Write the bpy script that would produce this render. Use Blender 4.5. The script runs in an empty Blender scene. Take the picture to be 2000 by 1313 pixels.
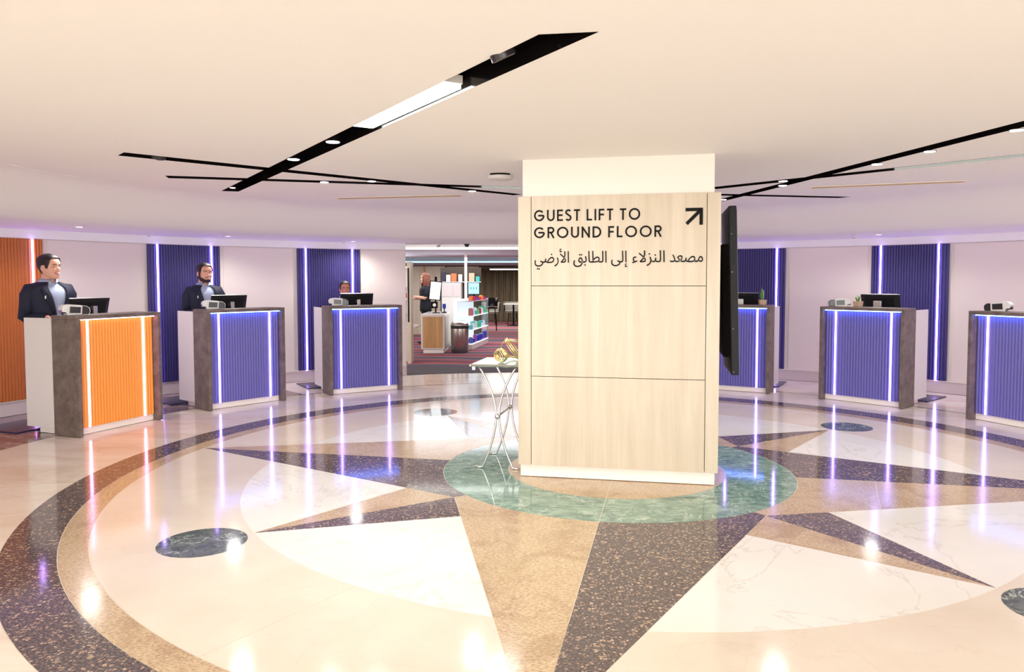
import bpy, bmesh, math, random
from math import sin, cos, pi, radians, atan2, hypot, sqrt
from mathutils import Vector, Matrix
from mathutils.geometry import delaunay_2d_cdt

random.seed(7)
SC = bpy.context.scene
COL = SC.collection

# ------------------------------------------------------------------ camera
cd = bpy.data.cameras.new('camera'); cam = bpy.data.objects.new('camera', cd); COL.objects.link(cam)
cd.sensor_width = 36.0
cd.lens = 1475.8 * 36.0 / 2000.0
cd.shift_y = (622.0 - 656.5) / 2000.0
cd.clip_end = 200
cam.location = (0, 0, 1.5)
cam.rotation_euler = (Matrix.Rotation(pi/2 - .05, 3, 'X') @ Matrix.Rotation(-.0013, 3, 'Z')).to_euler()
SC.camera = cam

# ------------------------------------------------------------------ world, exposure, large lights
W = bpy.data.worlds.new('world'); SC.world = W; W.use_nodes = True
W.node_tree.nodes['Background'].inputs[0].default_value = (1.0, .985, .97, 1)
W.node_tree.nodes['Background'].inputs[1].default_value = 2.1
SC.view_settings.view_transform = 'Standard'; SC.view_settings.look = 'None'
SC.view_settings.gamma = 1.0; SC.view_settings.use_curve_mapping = False
SC.view_settings.exposure = 0.58
SC.cycles.use_denoising = True
SC.cycles.sample_clamp_indirect = 6.0

def area(name, loc, rot, sx, sy, power, color=(.97, .98, 1), spread=180):
    l = bpy.data.lights.new(name, 'AREA'); l.shape = 'RECTANGLE'; l.size = sx; l.size_y = sy
    l.energy = power; l.color = color; l.spread = radians(spread)
    o = bpy.data.objects.new(name, l); COL.objects.link(o); o.location = loc; o.rotation_euler = rot
    return o
area('lobby_ceiling_fill', (0.6, -1.6, 2.36), (0, 0, 0), 8, 3.2, 70)  # added soft fill behind the camera, not a known fitting
area('lobby_side_fill', (0.3, -5.5, 1.6), (radians(90), 0, 0), 12, 2.4, 310)  # upright fill added out of view to brighten ceiling and walls
area('shop_ceiling_fill', (-1.2, 18.5, 2.02), (0, 0, 0), 5, 6, 170, (.93, .95, 1))  # broad fill added to lift the whole shop, no lamp of its own
area('shop_back_fill', (-1.2, 24.5, 1.85), (0, 0, 0), 6, 3, 170, (1, .92, .84))  # extra fill added because the curtain came out dark
def spot(x, y, z, e, ang=110, color=(1, .98, .95), r=.08):
    l = bpy.data.lights.new('downlight', 'SPOT'); l.energy = e; l.spot_size = radians(ang); l.spot_blend = .8
    l.color = color; l.shadow_soft_size = r
    o = bpy.data.objects.new('downlight', l); COL.objects.link(o); o.location = (x, y, z)
    return o

# ------------------------------------------------------------------ materials
def lin(c):
    return tuple(((v/255.)/12.92 if v/255. <= .04045 else ((v/255.+.055)/1.055)**2.4) for v in c)
MATS = {}
def mat(name, col, rough=.5, metal=0, coat=0, spec=.5, emit=None, es=0, noise=None, trans=0, alpha=1, bump=None, ior=1.45):
    """plain principled material; noise=(scale, amount) varies the base colour a little"""
    m = bpy.data.materials.new(name); m.use_nodes = True; nt = m.node_tree; b = nt.nodes['Principled BSDF']
    b.inputs['Base Color'].default_value = (*col, 1)
    b.inputs['Roughness'].default_value = rough; b.inputs['Metallic'].default_value = metal
    b.inputs['Coat Weight'].default_value = coat; b.inputs['Specular IOR Level'].default_value = spec
    b.inputs['Transmission Weight'].default_value = trans; b.inputs['Alpha'].default_value = alpha
    b.inputs['IOR'].default_value = ior
    if emit: b.inputs['Emission Color'].default_value = (*emit, 1); b.inputs['Emission Strength'].default_value = es
    if noise:
        tc = nt.nodes.new('ShaderNodeTexCoord'); n = nt.nodes.new('ShaderNodeTexNoise')
        n.inputs['Scale'].default_value = noise[0]; n.inputs['Detail'].default_value = 5
        nt.links.new(tc.outputs['Object'], n.inputs['Vector'])
        mp = nt.nodes.new('ShaderNodeMapping')
        if len(noise) > 2:
            mp.inputs['Scale'].default_value = noise[2]
            nt.links.new(tc.outputs['Object'], mp.inputs['Vector']); nt.links.new(mp.outputs[0], n.inputs['Vector'])
        r = nt.nodes.new('ShaderNodeMapRange'); r.inputs['From Min'].default_value = .3; r.inputs['From Max'].default_value = .7
        r.inputs['To Min'].default_value = 1-noise[1]; r.inputs['To Max'].default_value = 1+noise[1]
        nt.links.new(n.outputs['Fac'], r.inputs['Value'])
        h = nt.nodes.new('ShaderNodeVectorMath'); h.operation = 'SCALE'; h.inputs[0].default_value = col
        nt.links.new(r.outputs[0], h.inputs['Scale']); nt.links.new(h.outputs[0], b.inputs['Base Color'])
    if bump:
        tc = nt.nodes.new('ShaderNodeTexCoord'); n = nt.nodes.new('ShaderNodeTexNoise'); n.inputs['Scale'].default_value = bump[0]
        nt.links.new(tc.outputs['Object'], n.inputs['Vector'])
        bp = nt.nodes.new('ShaderNodeBump'); bp.inputs['Strength'].default_value = bump[1]; bp.inputs['Distance'].default_value = .01
        nt.links.new(n.outputs['Fac'], bp.inputs['Height']); nt.links.new(bp.outputs[0], b.inputs['Normal'])
    MATS[name] = m
    return m

def ramp(nt, src, stops, interp='LINEAR'):
    r = nt.nodes.new('ShaderNodeValToRGB'); r.color_ramp.interpolation = interp
    e = r.color_ramp.elements
    e[0].position = stops[0][0]; e[0].color = (*stops[0][1], 1)
    e[1].position = stops[-1][0]; e[1].color = (*stops[-1][1], 1)
    for p, c in stops[1:-1]:
        q = e.new(p); q.color = (*c, 1)
    nt.links.new(src, r.inputs[0]); return r.outputs[0]

def stone(name, build, rough=.07, coat=.0, spec=.5):
    m = bpy.data.materials.new(name); m.use_nodes = True; nt = m.node_tree; b = nt.nodes['Principled BSDF']
    b.inputs['Roughness'].default_value = rough; b.inputs['Coat Weight'].default_value = coat
    b.inputs['Coat Roughness'].default_value = .05; b.inputs['Specular IOR Level'].default_value = spec
    g = nt.nodes.new('ShaderNodeNewGeometry')
    nt.links.new(build(nt, g.outputs['Position']), b.inputs['Base Color'])
    MATS[name] = m; return m

def noise(nt, vec, scale, detail=4, rough=.55, dist=0, mapping=None):
    n = nt.nodes.new('ShaderNodeTexNoise'); n.inputs['Scale'].default_value = scale; n.inputs['Detail'].default_value = detail
    n.inputs['Roughness'].default_value = rough; n.inputs['Distortion'].default_value = dist
    if mapping:
        mp = nt.nodes.new('ShaderNodeMapping'); mp.inputs['Rotation'].default_value = (0, 0, mapping[0]); mp.inputs['Scale'].default_value = mapping[1]
        nt.links.new(vec, mp.inputs['Vector']); vec = mp.outputs[0]
    nt.links.new(vec, n.inputs['Vector']); return n.outputs['Fac']

def mix(nt, fac, a, b, mode='MIX'):
    x = nt.nodes.new('ShaderNodeMix'); x.data_type = 'RGBA'; x.blend_type = mode
    for s, v in ((0, fac), (6, a), (7, b)):
        if hasattr(v, 'links') or hasattr(v, 'node'): nt.links.new(v, x.inputs[s])
        else: x.inputs[s].default_value = v if s == 0 else (*v, 1)
    return x.outputs[2]

def vein(nt, vec, scale, width, seed=0.):
    # thin winding lines where a distorted noise crosses one half
    n = noise(nt, vec, scale, 5, .6, 1.2, (seed, (1, 1, 1)))
    s = nt.nodes.new('ShaderNodeMath'); s.operation = 'SUBTRACT'; nt.links.new(n, s.inputs[0]); s.inputs[1].default_value = .5
    a = nt.nodes.new('ShaderNodeMath'); a.operation = 'ABSOLUTE'; nt.links.new(s.outputs[0], a.inputs[0])
    r = nt.nodes.new('ShaderNodeMapRange'); r.inputs['From Min'].default_value = 0; r.inputs['From Max'].default_value = width
    r.inputs['To Min'].default_value = 1; r.inputs['To Max'].default_value = 0
    nt.links.new(a.outputs[0], r.inputs[0]); return r.outputs[0]

def mul(nt, a, b):
    m = nt.nodes.new('ShaderNodeMath'); m.operation = 'MULTIPLY'
    for i, v in enumerate((a, b)):
        if hasattr(v, 'node'): nt.links.new(v, m.inputs[i])
        else: m.inputs[i].default_value = v
    return m.outputs[0]

def dark_granite(nt, p):
    v = nt.nodes.new('ShaderNodeTexVoronoi'); v.inputs['Scale'].default_value = 62; v.inputs['Randomness'].default_value = 1
    nz = nt.nodes.new('ShaderNodeTexNoise'); nz.inputs['Scale'].default_value = 30; nt.links.new(p, nz.inputs['Vector'])
    ad = nt.nodes.new('ShaderNodeVectorMath'); ad.operation = 'MULTIPLY_ADD'; ad.inputs[1].default_value = (.03, .03, .03)
    nt.links.new(nz.outputs['Color'], ad.inputs[0]); nt.links.new(p, ad.inputs[2]); nt.links.new(ad.outputs[0], v.inputs['Vector'])
    sep = nt.nodes.new('ShaderNodeSeparateColor'); nt.links.new(v.outputs['Color'], sep.inputs[0])
    thr = nt.nodes.new('ShaderNodeMapRange'); thr.inputs['From Min'].default_value = .12; thr.inputs['From Max'].default_value = 1
    thr.inputs['To Min'].default_value = 0; thr.inputs['To Max'].default_value = .62; nt.links.new(sep.outputs[0], thr.inputs[0])
    lt = nt.nodes.new('ShaderNodeMath'); lt.operation = 'SUBTRACT'; nt.links.new(thr.outputs[0], lt.inputs[0]); nt.links.new(v.outputs['Distance'], lt.inputs[1])
    ss = nt.nodes.new('ShaderNodeMapRange'); ss.inputs['From Min'].default_value = 0; ss.inputs['From Max'].default_value = .08; nt.links.new(lt.outputs[0], ss.inputs[0])
    base = ramp(nt, noise(nt, p, 90, 3), [(.35, lin((62, 54, 56))), (.55, lin((98, 86, 86))), (.72, lin((140, 122, 114)))])
    fl = ramp(nt, sep.outputs[1], [(0, lin((140, 116, 102))), (1, lin((194, 168, 142)))])
    return mix(nt, ss.outputs[0], base, fl)
def tan_granite(nt, p):
    a = ramp(nt, noise(nt, p, 55, 6, .7, .5, (.3, (1, 2.2, 1))), [(.3, lin((130, 104, 76))), (.45, lin((192, 168, 136))), (.6, lin((220, 199, 168))), (.75, lin((232, 216, 190)))])
    b = ramp(nt, noise(nt, p, 3, 5, .6, 1), [(.36, lin((198, 172, 140))), (.5, lin((240, 230, 212))), (.7, lin((250, 242, 228)))])
    c = mix(nt, .5, a, b, 'MULTIPLY')
    s = vein(nt, p, 1.3, .006)
    return mix(nt, mul(nt, mul(nt, s, noise(nt, p, 9, 3)), .7), c, lin((140, 95, 62)))
def green_marble(nt, p, dark=False):
    def s(c):
        if not dark: return lin(c)
        l = lin(c); g_ = sum(l)/3; return tuple((v*.5+g_*.5)*.36 for v in l)
    a = ramp(nt, noise(nt, p, 6, 6, .65, 1.5, (.5, (1, 2, 1))), [(.3, s((76, 106, 96))), (.5, s((122, 154, 136))), (.7, s((160, 186, 166)))])
    v1 = vein(nt, p, 2.6, .010, 1.0); v2 = vein(nt, p, 5.5, .010, 2.0)
    c = mix(nt, mul(nt, v1, .75), a, lin((214, 226, 208)))
    return mix(nt, mul(nt, v2, .45), c, lin((196, 214, 196)))
def white_marble(nt, p):
    a = ramp(nt, noise(nt, p, 1.2, 4), [(.35, lin((232, 227, 217))), (.65, lin((240, 236, 228)))])
    v = vein(nt, p, .9, .012, 3.0)
    return mix(nt, mul(nt, mul(nt, v, noise(nt, p, 14, 4)), .55), a, lin((180, 170, 155)))
def beige_marble(nt, p):
    a = ramp(nt, noise(nt, p, 1.6, 5), [(.35, lin((222, 207, 188))), (.65, lin((230, 217, 199)))])
    v = vein(nt, p, 1.1, .008, 5.0)
    return mix(nt, mul(nt, v, .12), a, lin((200, 170, 140)))
def cream_marble(nt, p):
    a = ramp(nt, noise(nt, p, 1.1, 5, .6, 1.0, (.6, (1, 2.5, 1))), [(.3, lin((220, 200, 178))), (.5, lin((232, 219, 200))), (.7, lin((238, 229, 214)))])
    v = vein(nt, p, .8, .010, 4.0)
    return mix(nt, mul(nt, v, .22), a, lin((196, 160, 128)))
def brown_marble(nt, p):
    a = ramp(nt, noise(nt, p, 2.2, 6, .65, 2.0, (.4, (1, 3, 1))), [(.3, lin((84, 68, 68))), (.5, lin((134, 112, 108))), (.7, lin((200, 178, 172)))])
    return a
stone('dark_granite', dark_granite, .09); stone('tan_granite', tan_granite, .14)
stone('green_marble', green_marble, .07); stone('dark_green_marble', lambda nt, p: green_marble(nt, p, True), .07)
stone('white_marble', white_marble, .10, spec=.4); stone('beige_marble', beige_marble, .11, spec=.4)
stone('cream_marble', cream_marble, .12); stone('brown_marble', brown_marble, .12)
def carpet(nt, p):
    n = noise(nt, p, 1.6, 2, .5, .6, (.1, (1.1, 1.9, 1)))
    sw = nt.nodes.new('ShaderNodeTexWave'); sw.inputs['Scale'].default_value = .22; sw.inputs['Distortion'].default_value = 7; sw.bands_direction = 'Y'; sw.inputs['Detail'].default_value = 1.2
    nt.links.new(p, sw.inputs['Vector'])
    a = ramp(nt, sw.outputs['Fac'], [(.15, lin((84, 72, 82))), (.36, lin((140, 124, 134))), (.5, lin((170, 60, 66))), (.72, lin((214, 84, 62))), (.92, lin((120, 56, 76)))])
    return mix(nt, mul(nt, n, .6), a, lin((92, 76, 90)))
stone('carpet', carpet, .95)
def concrete(nt, p):
    return ramp(nt, noise(nt, p, 9, 8, .7), [(.3, lin((84, 70, 63))), (.5, lin((110, 95, 86))), (.72, lin((134, 119, 109)))])
stone('concrete', concrete, .5)
def oak(cols):
    def f(nt, p):
        tc = nt.nodes.new('ShaderNodeTexCoord')
        n = noise(nt, tc.outputs['Object'], 9, 6, .6, .6, (0, (1.6, 1.6, .10)))
        n2 = noise(nt, tc.outputs['Object'], 40, 3, .6, 0, (0, (3, 3, .12)))
        a = ramp(nt, n, [(.3, lin(cols[0])), (.5, lin(cols[1])), (.7, lin(cols[2]))])
        b = ramp(nt, n2, [(.3, (.93, .92, .90)), (.6, (1, 1, 1))])
        return mix(nt, .6, a, b, 'MULTIPLY')
    return f
stone('pale_oak', oak([(198, 182, 158), (205, 190, 167), (213, 199, 178)]), .38)
stone('warm_oak', oak([(176, 130, 78), (196, 150, 96), (212, 170, 116)]), .4)
stone('curtain_fabric', oak([(84, 76, 60), (112, 102, 82), (130, 120, 98)]), .9)
M = MATS
mat('plaster', lin((244, 234, 224)), .75, spec=.3); mat('ceiling_paint', lin((250, 247, 244)), .8, spec=.3)
mat('wall_paint', lin((238, 226, 216)), .6); mat('skirting', lin((214, 200, 196)), .35)
mat('grout', lin((236, 224, 204)), .25); mat('black_liner', (.008, .006, .006), .12); mat('black', (.008, .007, .007), .6, spec=.15)
mat('white_lacquer', lin((226, 220, 214)), .18, coat=.4); mat('white_plastic', lin((232, 228, 224)), .35)
mat('blue_flutes', (.145, .13, .42), .42); mat('blue_flutes_shaded', (.042, .034, .15), .45)  # wall flutes: desk blue darkened, the dimmer light there put into the colour
mat('orange_flutes', (.95, .34, .05), .42); mat('orange_flutes_shaded', (.50, .125, .014), .45)  # wall copy of the orange, weaker light painted in as a darker tone
mat('led_violet', (1, 1, 1), .5, emit=(.42, .28, 1.0), es=9.0)
mat('led_wall', (1, 1, 1), .5, emit=(.42, .27, 1.0), es=17.0)
mat('led_pink', (1, 1, 1), .5, emit=(.85, .42, 1.0), es=6.0)
mat('led_blue', (1, 1, 1), .5, emit=(.10, .24, 1.0), es=15.0)
mat('led_rose', (1, 1, 1), .5, emit=(1.0, .42, .42), es=6.0)
mat('lamp_white', (1, 1, 1), .5, emit=(1, .95, .88), es=5); mat('tube_white', (1, 1, 1), .5, emit=(.97, 1, .9), es=9)
mat('cove_white', (1, 1, 1), .5, emit=(.95, 1, .95), es=4)
mat('chrome', (.82, .80, .77), .16, 1); mat('silver', (.62, .60, .56), .35, .9); mat('steel', (.55, .50, .45), .28, 1)
mat('gold', (1.0, .80, .40), .2, 1); mat('glass_top', (.42, .70, .62), .06, 0, trans=.25, spec=.4)
mat('monitor_black', (.007, .007, .008), .5, spec=.3); mat('smoke_black', (.03, .026, .03), .2)
mat('skin', lin((226, 168, 142)), .5); mat('skin_red', lin((214, 140, 118)), .5); mat('lip', lin((186, 88, 84)), .45)
mat('eye', (.03, .02, .015), .2); mat('teeth', (.85, .82, .78), .3)
mat('hair_dark', (.018, .010, .008), .55); mat('hair_red', (.20, .055, .025), .5, noise=(30, .4)); mat('beard', (.05, .025, .018), .8)
mat('navy_suit', (.010, .012, .030), .75, noise=(60, .2)); mat('shirt_blue', lin((180, 192, 218)), .7); mat('trousers', (.012, .013, .02), .8)
mat('shoe', (.01, .01, .01), .3); mat('black_cloth', (.012, .012, .018), .85); mat('red_thing', (.6, .04, .05), .5)
mat('green_leaf', lin((96, 150, 60)), .5); mat('pale_leaf', lin((196, 206, 150)), .5); mat('pot', lin((206, 176, 146)), .7, noise=(40, .15))
mat('soil', (.05, .03, .02), .9); mat('mat_rubber', (.012, .012, .05), .22)  # black mat tinted blue: the reflected blue is put into its colour
mat('brass', lin((190, 160, 120)), .4, .2); mat('grey_fabric', lin((120, 118, 112)), .9); mat('carpet_edge', lin((86, 78, 80)), .95)
mat('screen_white', (1, 1, 1), .3, emit=(.93, .96, 1), es=1.1); mat('screen_blue', (.2, .5, .7), .3, emit=(.25, .62, .85), es=.9)
mat('screen_teal', (.2, .6, .5), .3, emit=(.2, .6, .5), es=.8)
mat('lit_white', (.85, .85, .85), .4, emit=(.80, .92, 1), es=.45); mat('clear', (.9, .95, 1), .05, trans=.9)
mat('shop_ceiling', lin((224, 222, 236)), .7); mat('shop_cove', lin((176, 204, 214)), .7); mat('dark_wood', lin((70, 58, 48)), .6)
for i, c in enumerate([(200, 40, 60), (30, 60, 170), (60, 180, 170), (230, 230, 240), (240, 190, 60), (150, 50, 140), (40, 40, 60), (90, 190, 120), (210, 110, 60)]):
    mat('pack_%d' % i, lin(c), .4)

# ------------------------------------------------------------------ builders
class MB:
    def __init__(s): s.v = []; s.f = []; s.m = []
    def add(s, vs, fs, T=None, mi=0):
        o = len(s.v)
        for p in vs:
            p = Vector(p)
            if T is not None: p = T @ p
            s.v.append(tuple(p))
        for f in fs: s.f.append([o+i for i in f]); s.m.append(mi)
        return s
    def box(s, x0, x1, y0, y1, z0, z1, T=None, mi=0):
        v = [(x0, y0, z0), (x1, y0, z0), (x1, y1, z0), (x0, y1, z0), (x0, y0, z1), (x1, y0, z1), (x1, y1, z1), (x0, y1, z1)]
        return s.add(v, [(0, 3, 2, 1), (4, 5, 6, 7), (0, 1, 5, 4), (1, 2, 6, 5), (2, 3, 7, 6), (3, 0, 4, 7)], T, mi)
    def cbox(s, c, d, T=None, mi=0):
        return s.box(c[0]-d[0]/2, c[0]+d[0]/2, c[1]-d[1]/2, c[1]+d[1]/2, c[2]-d[2]/2, c[2]+d[2]/2, T, mi)
    def prism(s, poly, z0, z1, T=None, mi=0, side=True):
        n = len(poly); a = sum(poly[i][0]*poly[(i+1) % n][1]-poly[(i+1) % n][0]*poly[i][1] for i in range(n))
        if a < 0: poly = poly[::-1]
        v = [(x, y, z0) for x, y in poly]+[(x, y, z1) for x, y in poly]
        f = [list(range(n, 2*n)), list(range(n-1, -1, -1))]
        f += [(i, (i+1) % n, n+(i+1) % n, n+i) for i in range(n)]
        return s.add(v, f, T, mi)
    def lathe(s, prof, n=24, T=None, mi=0, a0=0, a1=2*pi):
        full = abs(a1-a0-2*pi) < 1e-6; m = n if full else n+1
        v = [(r*cos(a0+(a1-a0)*i/n), r*sin(a0+(a1-a0)*i/n), z) for r, z in prof for i in range(m)]
        f = []
        for j in range(len(prof)-1):
            for i in range(n):
                k = (i+1) % m
                f.append((j*m+i, j*m+k, (j+1)*m+k, (j+1)*m+i))
        return s.add(v, f, T, mi)
    def tube(s, path, rad, n=8, T=None, mi=0, cap=True, closed=False, flat=1.0):
        path = [Vector(p) for p in path]; L = len(path)
        if not isinstance(rad, (list, tuple)): rad = [rad]*L
        v = []; up = None
        for i, p in enumerate(path):
            a = path[(i-1) % L] if closed or i > 0 else p; b = path[(i+1) % L] if closed or i < L-1 else p
            t = (b-a).normalized()
            if up is None:
                up = Vector((0, 0, 1)) if abs(t.z) < .9 else Vector((0, 1, 0))
            x = t.cross(up)
            if x.length < 1e-4: x = t.cross(Vector((1, 0, 0)))
            x.normalize(); y = x.cross(t).normalized(); up = y
            for k in range(n):
                q = 2*pi*k/n; v.append(p+x*cos(q)*rad[i]+y*sin(q)*rad[i]*flat)
        f = []
        for i in range(L if closed else L-1):
            for k in range(n):
                j = (i+1) % L; f.append((i*n+k, i*n+(k+1) % n, j*n+(k+1) % n, j*n+k))
        if cap and not closed: f += [list(range(n-1, -1, -1)), list(range((L-1)*n, L*n))]
        return s.add(v, f, T, mi)
    def ell(s, c, r, nu=16, nv=10, T=None, mi=0):
        v = [(c[0], c[1], c[2]-r[2])]
        for j in range(1, nv):
            a = -pi/2+pi*j/nv
            for i in range(nu):
                b = 2*pi*i/nu; v.append((c[0]+r[0]*cos(a)*cos(b), c[1]+r[1]*cos(a)*sin(b), c[2]+r[2]*sin(a)))
        v.append((c[0], c[1], c[2]+r[2])); f = [(0, 1+(i+1) % nu, 1+i) for i in range(nu)]
        for j in range(nv-2):
            for i in range(nu):
                k = (i+1) % nu; f.append((1+j*nu+i, 1+j*nu+k, 1+(j+1)*nu+k, 1+(j+1)*nu+i))
        e = len(v)-1; f += [(e, 1+(nv-2)*nu+i, 1+(nv-2)*nu+(i+1) % nu) for i in range(nu)]
        return s.add(v, f, T, mi)
    def loft(s, rings, T=None, mi=0, cap=True, closed=True):
        n = len(rings[0]); v = [p for r in rings for p in r]; f = []
        for j in range(len(rings)-1):
            for i in range(n if closed else n-1):
                k = (i+1) % n; f.append((j*n+i, j*n+k, (j+1)*n+k, (j+1)*n+i))
        if cap: f += [list(range(n-1, -1, -1)), list(range((len(rings)-1)*n, len(rings)*n))]
        return s.add(v, f, T, mi)
    def mesh(s, name='mesh', mats=(), smooth=False):
        me = bpy.data.meshes.new(name); me.from_pydata(s.v, [], s.f)
        for m in mats: me.materials.append(MATS[m] if isinstance(m, str) else m)
        if len(mats) > 1: me.polygons.foreach_set('material_index', s.m)
        if smooth: me.polygons.foreach_set('use_smooth', [True]*len(me.polygons))
        me.update(); return me
    def obj(s, name, mats, parent=None, smooth=False, bev=0, label=None, angle=None):
        if isinstance(mats, str): mats = (mats,)
        o = bpy.data.objects.new(name, s.mesh(name, mats, smooth)); COL.objects.link(o)
        if parent: o.parent = parent
        if bev:
            b = o.modifiers.new('bevel', 'BEVEL'); b.width = bev; b.segments = 2; b.limit_method = 'ANGLE'; b.angle_limit = radians(40)
        if smooth and angle:
            bm = bmesh.new(); bm.from_mesh(o.data)
            for e in bm.edges:
                if len(e.link_faces) == 2 and e.calc_face_angle(0) > radians(angle): e.smooth = False
            bm.to_mesh(o.data); bm.free()
        if label: o['label'] = label
        return o

def thing(name, label, cat, loc=(0, 0, 0), rz=0, group=None):
    o = bpy.data.objects.new(name, None); COL.objects.link(o); o.empty_display_size = .1
    o.location = loc; o.rotation_euler = (0, 0, rz); o['label'] = label; o['category'] = cat
    if group: o['group'] = group
    return o
def tag(o, label, cat, group=None, loc=None):
    o['label'] = label; o['category'] = cat
    if group: o['group'] = group
    if loc: o.location = loc
    return o
def struct(o): o['kind'] = 'structure'; return o
def copy_tree(o, parent=None):
    c = o.copy(); COL.objects.link(c); c.parent = parent
    for ch in list(o.children): copy_tree(ch, c)
    return c

# ------------------------------------------------------------------ measured layout
C = Vector((.8214, 5.9713)); TH = -.2077              # centre and turn of the floor compass
R0, R1, R2, R3, R4, R5, RS, RA = .851, 1.366, 2.82, 3.671, 3.822, 4.104, 3.106, .248
DC = Vector((.5525, 5.93)); DR = 4.813                # desks stand on this circle
WC = Vector((.58, 5.527)); WR = 6.786                 # curved wall
OA, OB = 72.0, 109.4                                  # opening in the wall (degrees)
ZW, ZS, ZC = 1.985, 2.085, 2.405                      # wall top, soffit, ceiling

# ------------------------------------------------------------------ floor
def arc(c, r, a0, a1, n): return [(c[0]+r*cos(a0+(a1-a0)*i/n), c[1]+r*sin(a0+(a1-a0)*i/n)) for i in range(n+1)]
mb = MB()
mb.prism([(-12, -7), (12, -7), (12, 10), (9, 12.2)] + arc(WC, WR+.02, radians(60), radians(120), 24) + [(-9, 12.2), (-12, 10)], -.12, -.0012)
floor = struct(mb.obj('floor', 'grout'))
def inset(poly, d):
    n = len(poly); a = sum(poly[i][0]*poly[(i+1) % n][1]-poly[(i+1) % n][0]*poly[i][1] for i in range(n))
    if a < 0: poly = poly[::-1]
    out = []
    for i in range(n):
        p0, p1, p2 = Vector(poly[i-1]), Vector(poly[i]), Vector(poly[(i+1) % n])
        e1, e2 = (p1-p0), (p2-p1)
        if e1.length < 1e-6 or e2.length < 1e-6: out.append(tuple(p1)); continue
        e1.normalize(); e2.normalize(); n1 = Vector((-e1.y, e1.x)); n2 = Vector((-e2.y, e2.x))
        b = n1+n2
        if b.length < .2: out.append(tuple(p1+(n1-e1*0)*d)); continue
        b.normalize(); k = d/max(.15, b.dot(n1)); k = min(k, 30*d)
        out.append(tuple(p1+b*k))
    return out
def piece(poly, m, name, gap=.0018, T=0.0):
    return MB().prism(inset(poly, gap), -.006, T).obj(name, m, floor)
def pol(r, a): return (C.x+r*cos(a), C.y+r*sin(a))
AX = [TH+k*pi/2 for k in range(4)]                    # main points of the compass
RV, RW, AW = 1.46, 1.68, radians(12.1)                # inner vertices / foot of the minor points
def lerp(a, b, t): return (a[0]+(b[0]-a[0])*t, a[1]+(b[1]-a[1])*t)
def cut_r(a, b, r):
    lo, hi = 0., 1.
    fa = hypot(a[0]-C.x, a[1]-C.y) > r
    for _ in range(40):
        m = (lo+hi)/2; p = lerp(a, b, m)
        if (hypot(p[0]-C.x, p[1]-C.y) > r) == fa: lo = m
        else: hi = m
    return lerp(a, b, lo)
for k in range(4):
    a = AX[k]
    piece([(C.x, C.y)] + arc(C, R0, a, a+pi/2, 24), 'tan_granite', 'granite_wedge')
    for j in range(2):
        b = a+j*pi/4; piece(arc(C, R0, b, b+pi/4, 16)+arc(C, R1, b+pi/4, b, 16), 'green_marble', 'ring_stone')
    tip = pol(R3-.004, a)
    for sgn in (1, -1):
        s = a+sgn*pi/4; V = pol(RV, s)
        # main point half: counter-clockwise side is tan on the front/right, dark on the other, as laid
        m = 'dark_granite' if sgn > 0 else 'tan_granite'
        E1 = cut_r(V, tip, R2-.03); A1 = pol(R2-.03, a)
        q = radians(1)
        inner = arc(C, R1, s, a, 16)
        if k == 0:
            E0 = cut_r(V, tip, 1.93); A0 = pol(1.93, a)
            piece([V]+inner+[A0, E0], m, 'star_stone'); piece([E0, A0, A1, E1], m, 'star_stone')
        else:
            piece([V]+inner+[A1, E1], m, 'star_stone')
        piece([E1, A1, tip], m, 'star_stone', .001)
        # minor point half between this main point and the minor axis
        t2 = pol(R2-.003, s)
        # W on the main edge V->tip at radius RW
        Wp = cut_r(V, tip, RW)
        m2 = 'tan_granite' if sgn > 0 else 'dark_granite'
        piece([V, Wp, t2], m2, 'star_stone', .001)
        # white field from W out to the circle R2
        E2 = cut_r(V, tip, R2)
        aE = atan2(E2[1]-C.y, E2[0]-C.x); d = (s-aE+pi) % (2*pi)-pi
        piece([Wp]+arc(C, R2, aE, aE+d, 12), 'white_marble', 'marble_field')
        # beige field, two slabs, the outer with half the disc notched out
        mid = a+sgn*pi/8
        dm = (mid-aE+pi) % (2*pi)-pi
        piece([tip]+arc(C, R2, aE, aE+dm, 8)+arc(C, R3, mid, a+sgn*.004, 12), 'beige_marble', 'marble_field')
        dc = pol(RS, s)
        half = [(dc[0]+RA*cos(t), dc[1]+RA*sin(t)) for t in [s+pi-sgn*0+(-sgn)*(-pi*i/14) for i in range(15)]]
        # half disc runs from the inner side of the disc to the outer side, round the side facing the main point
        ha = [s+pi+sgn*pi*i/14 for i in range(15)]
        half = [(dc[0]+RA*cos(t), dc[1]+RA*sin(t)) for t in ha]
        piece(arc(C, R2, mid, s, 10)+half+arc(C, R3, s, mid, 10), 'beige_marble', 'marble_field', .001)
    s = a+pi/4; dc = pol(RS, s)
    piece([(dc[0]+RA*cos(t), dc[1]+RA*sin(t)) for t in [2*pi*i/48 for i in range(48)]], 'dark_green_marble', 'marble_disc')
for i in range(32):
    a = TH+i*pi/16
    piece(arc(C, R4, a, a+pi/16, 6)+arc(C, R5, a+pi/16, a, 6), 'dark_granite', 'band_stone')
    b = a+pi/32
    piece(arc(C, R3, b, b+pi/16, 6)+arc(C, R4, b+pi/16, b, 6), 'tan_granite', 'band_stone')
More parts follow.
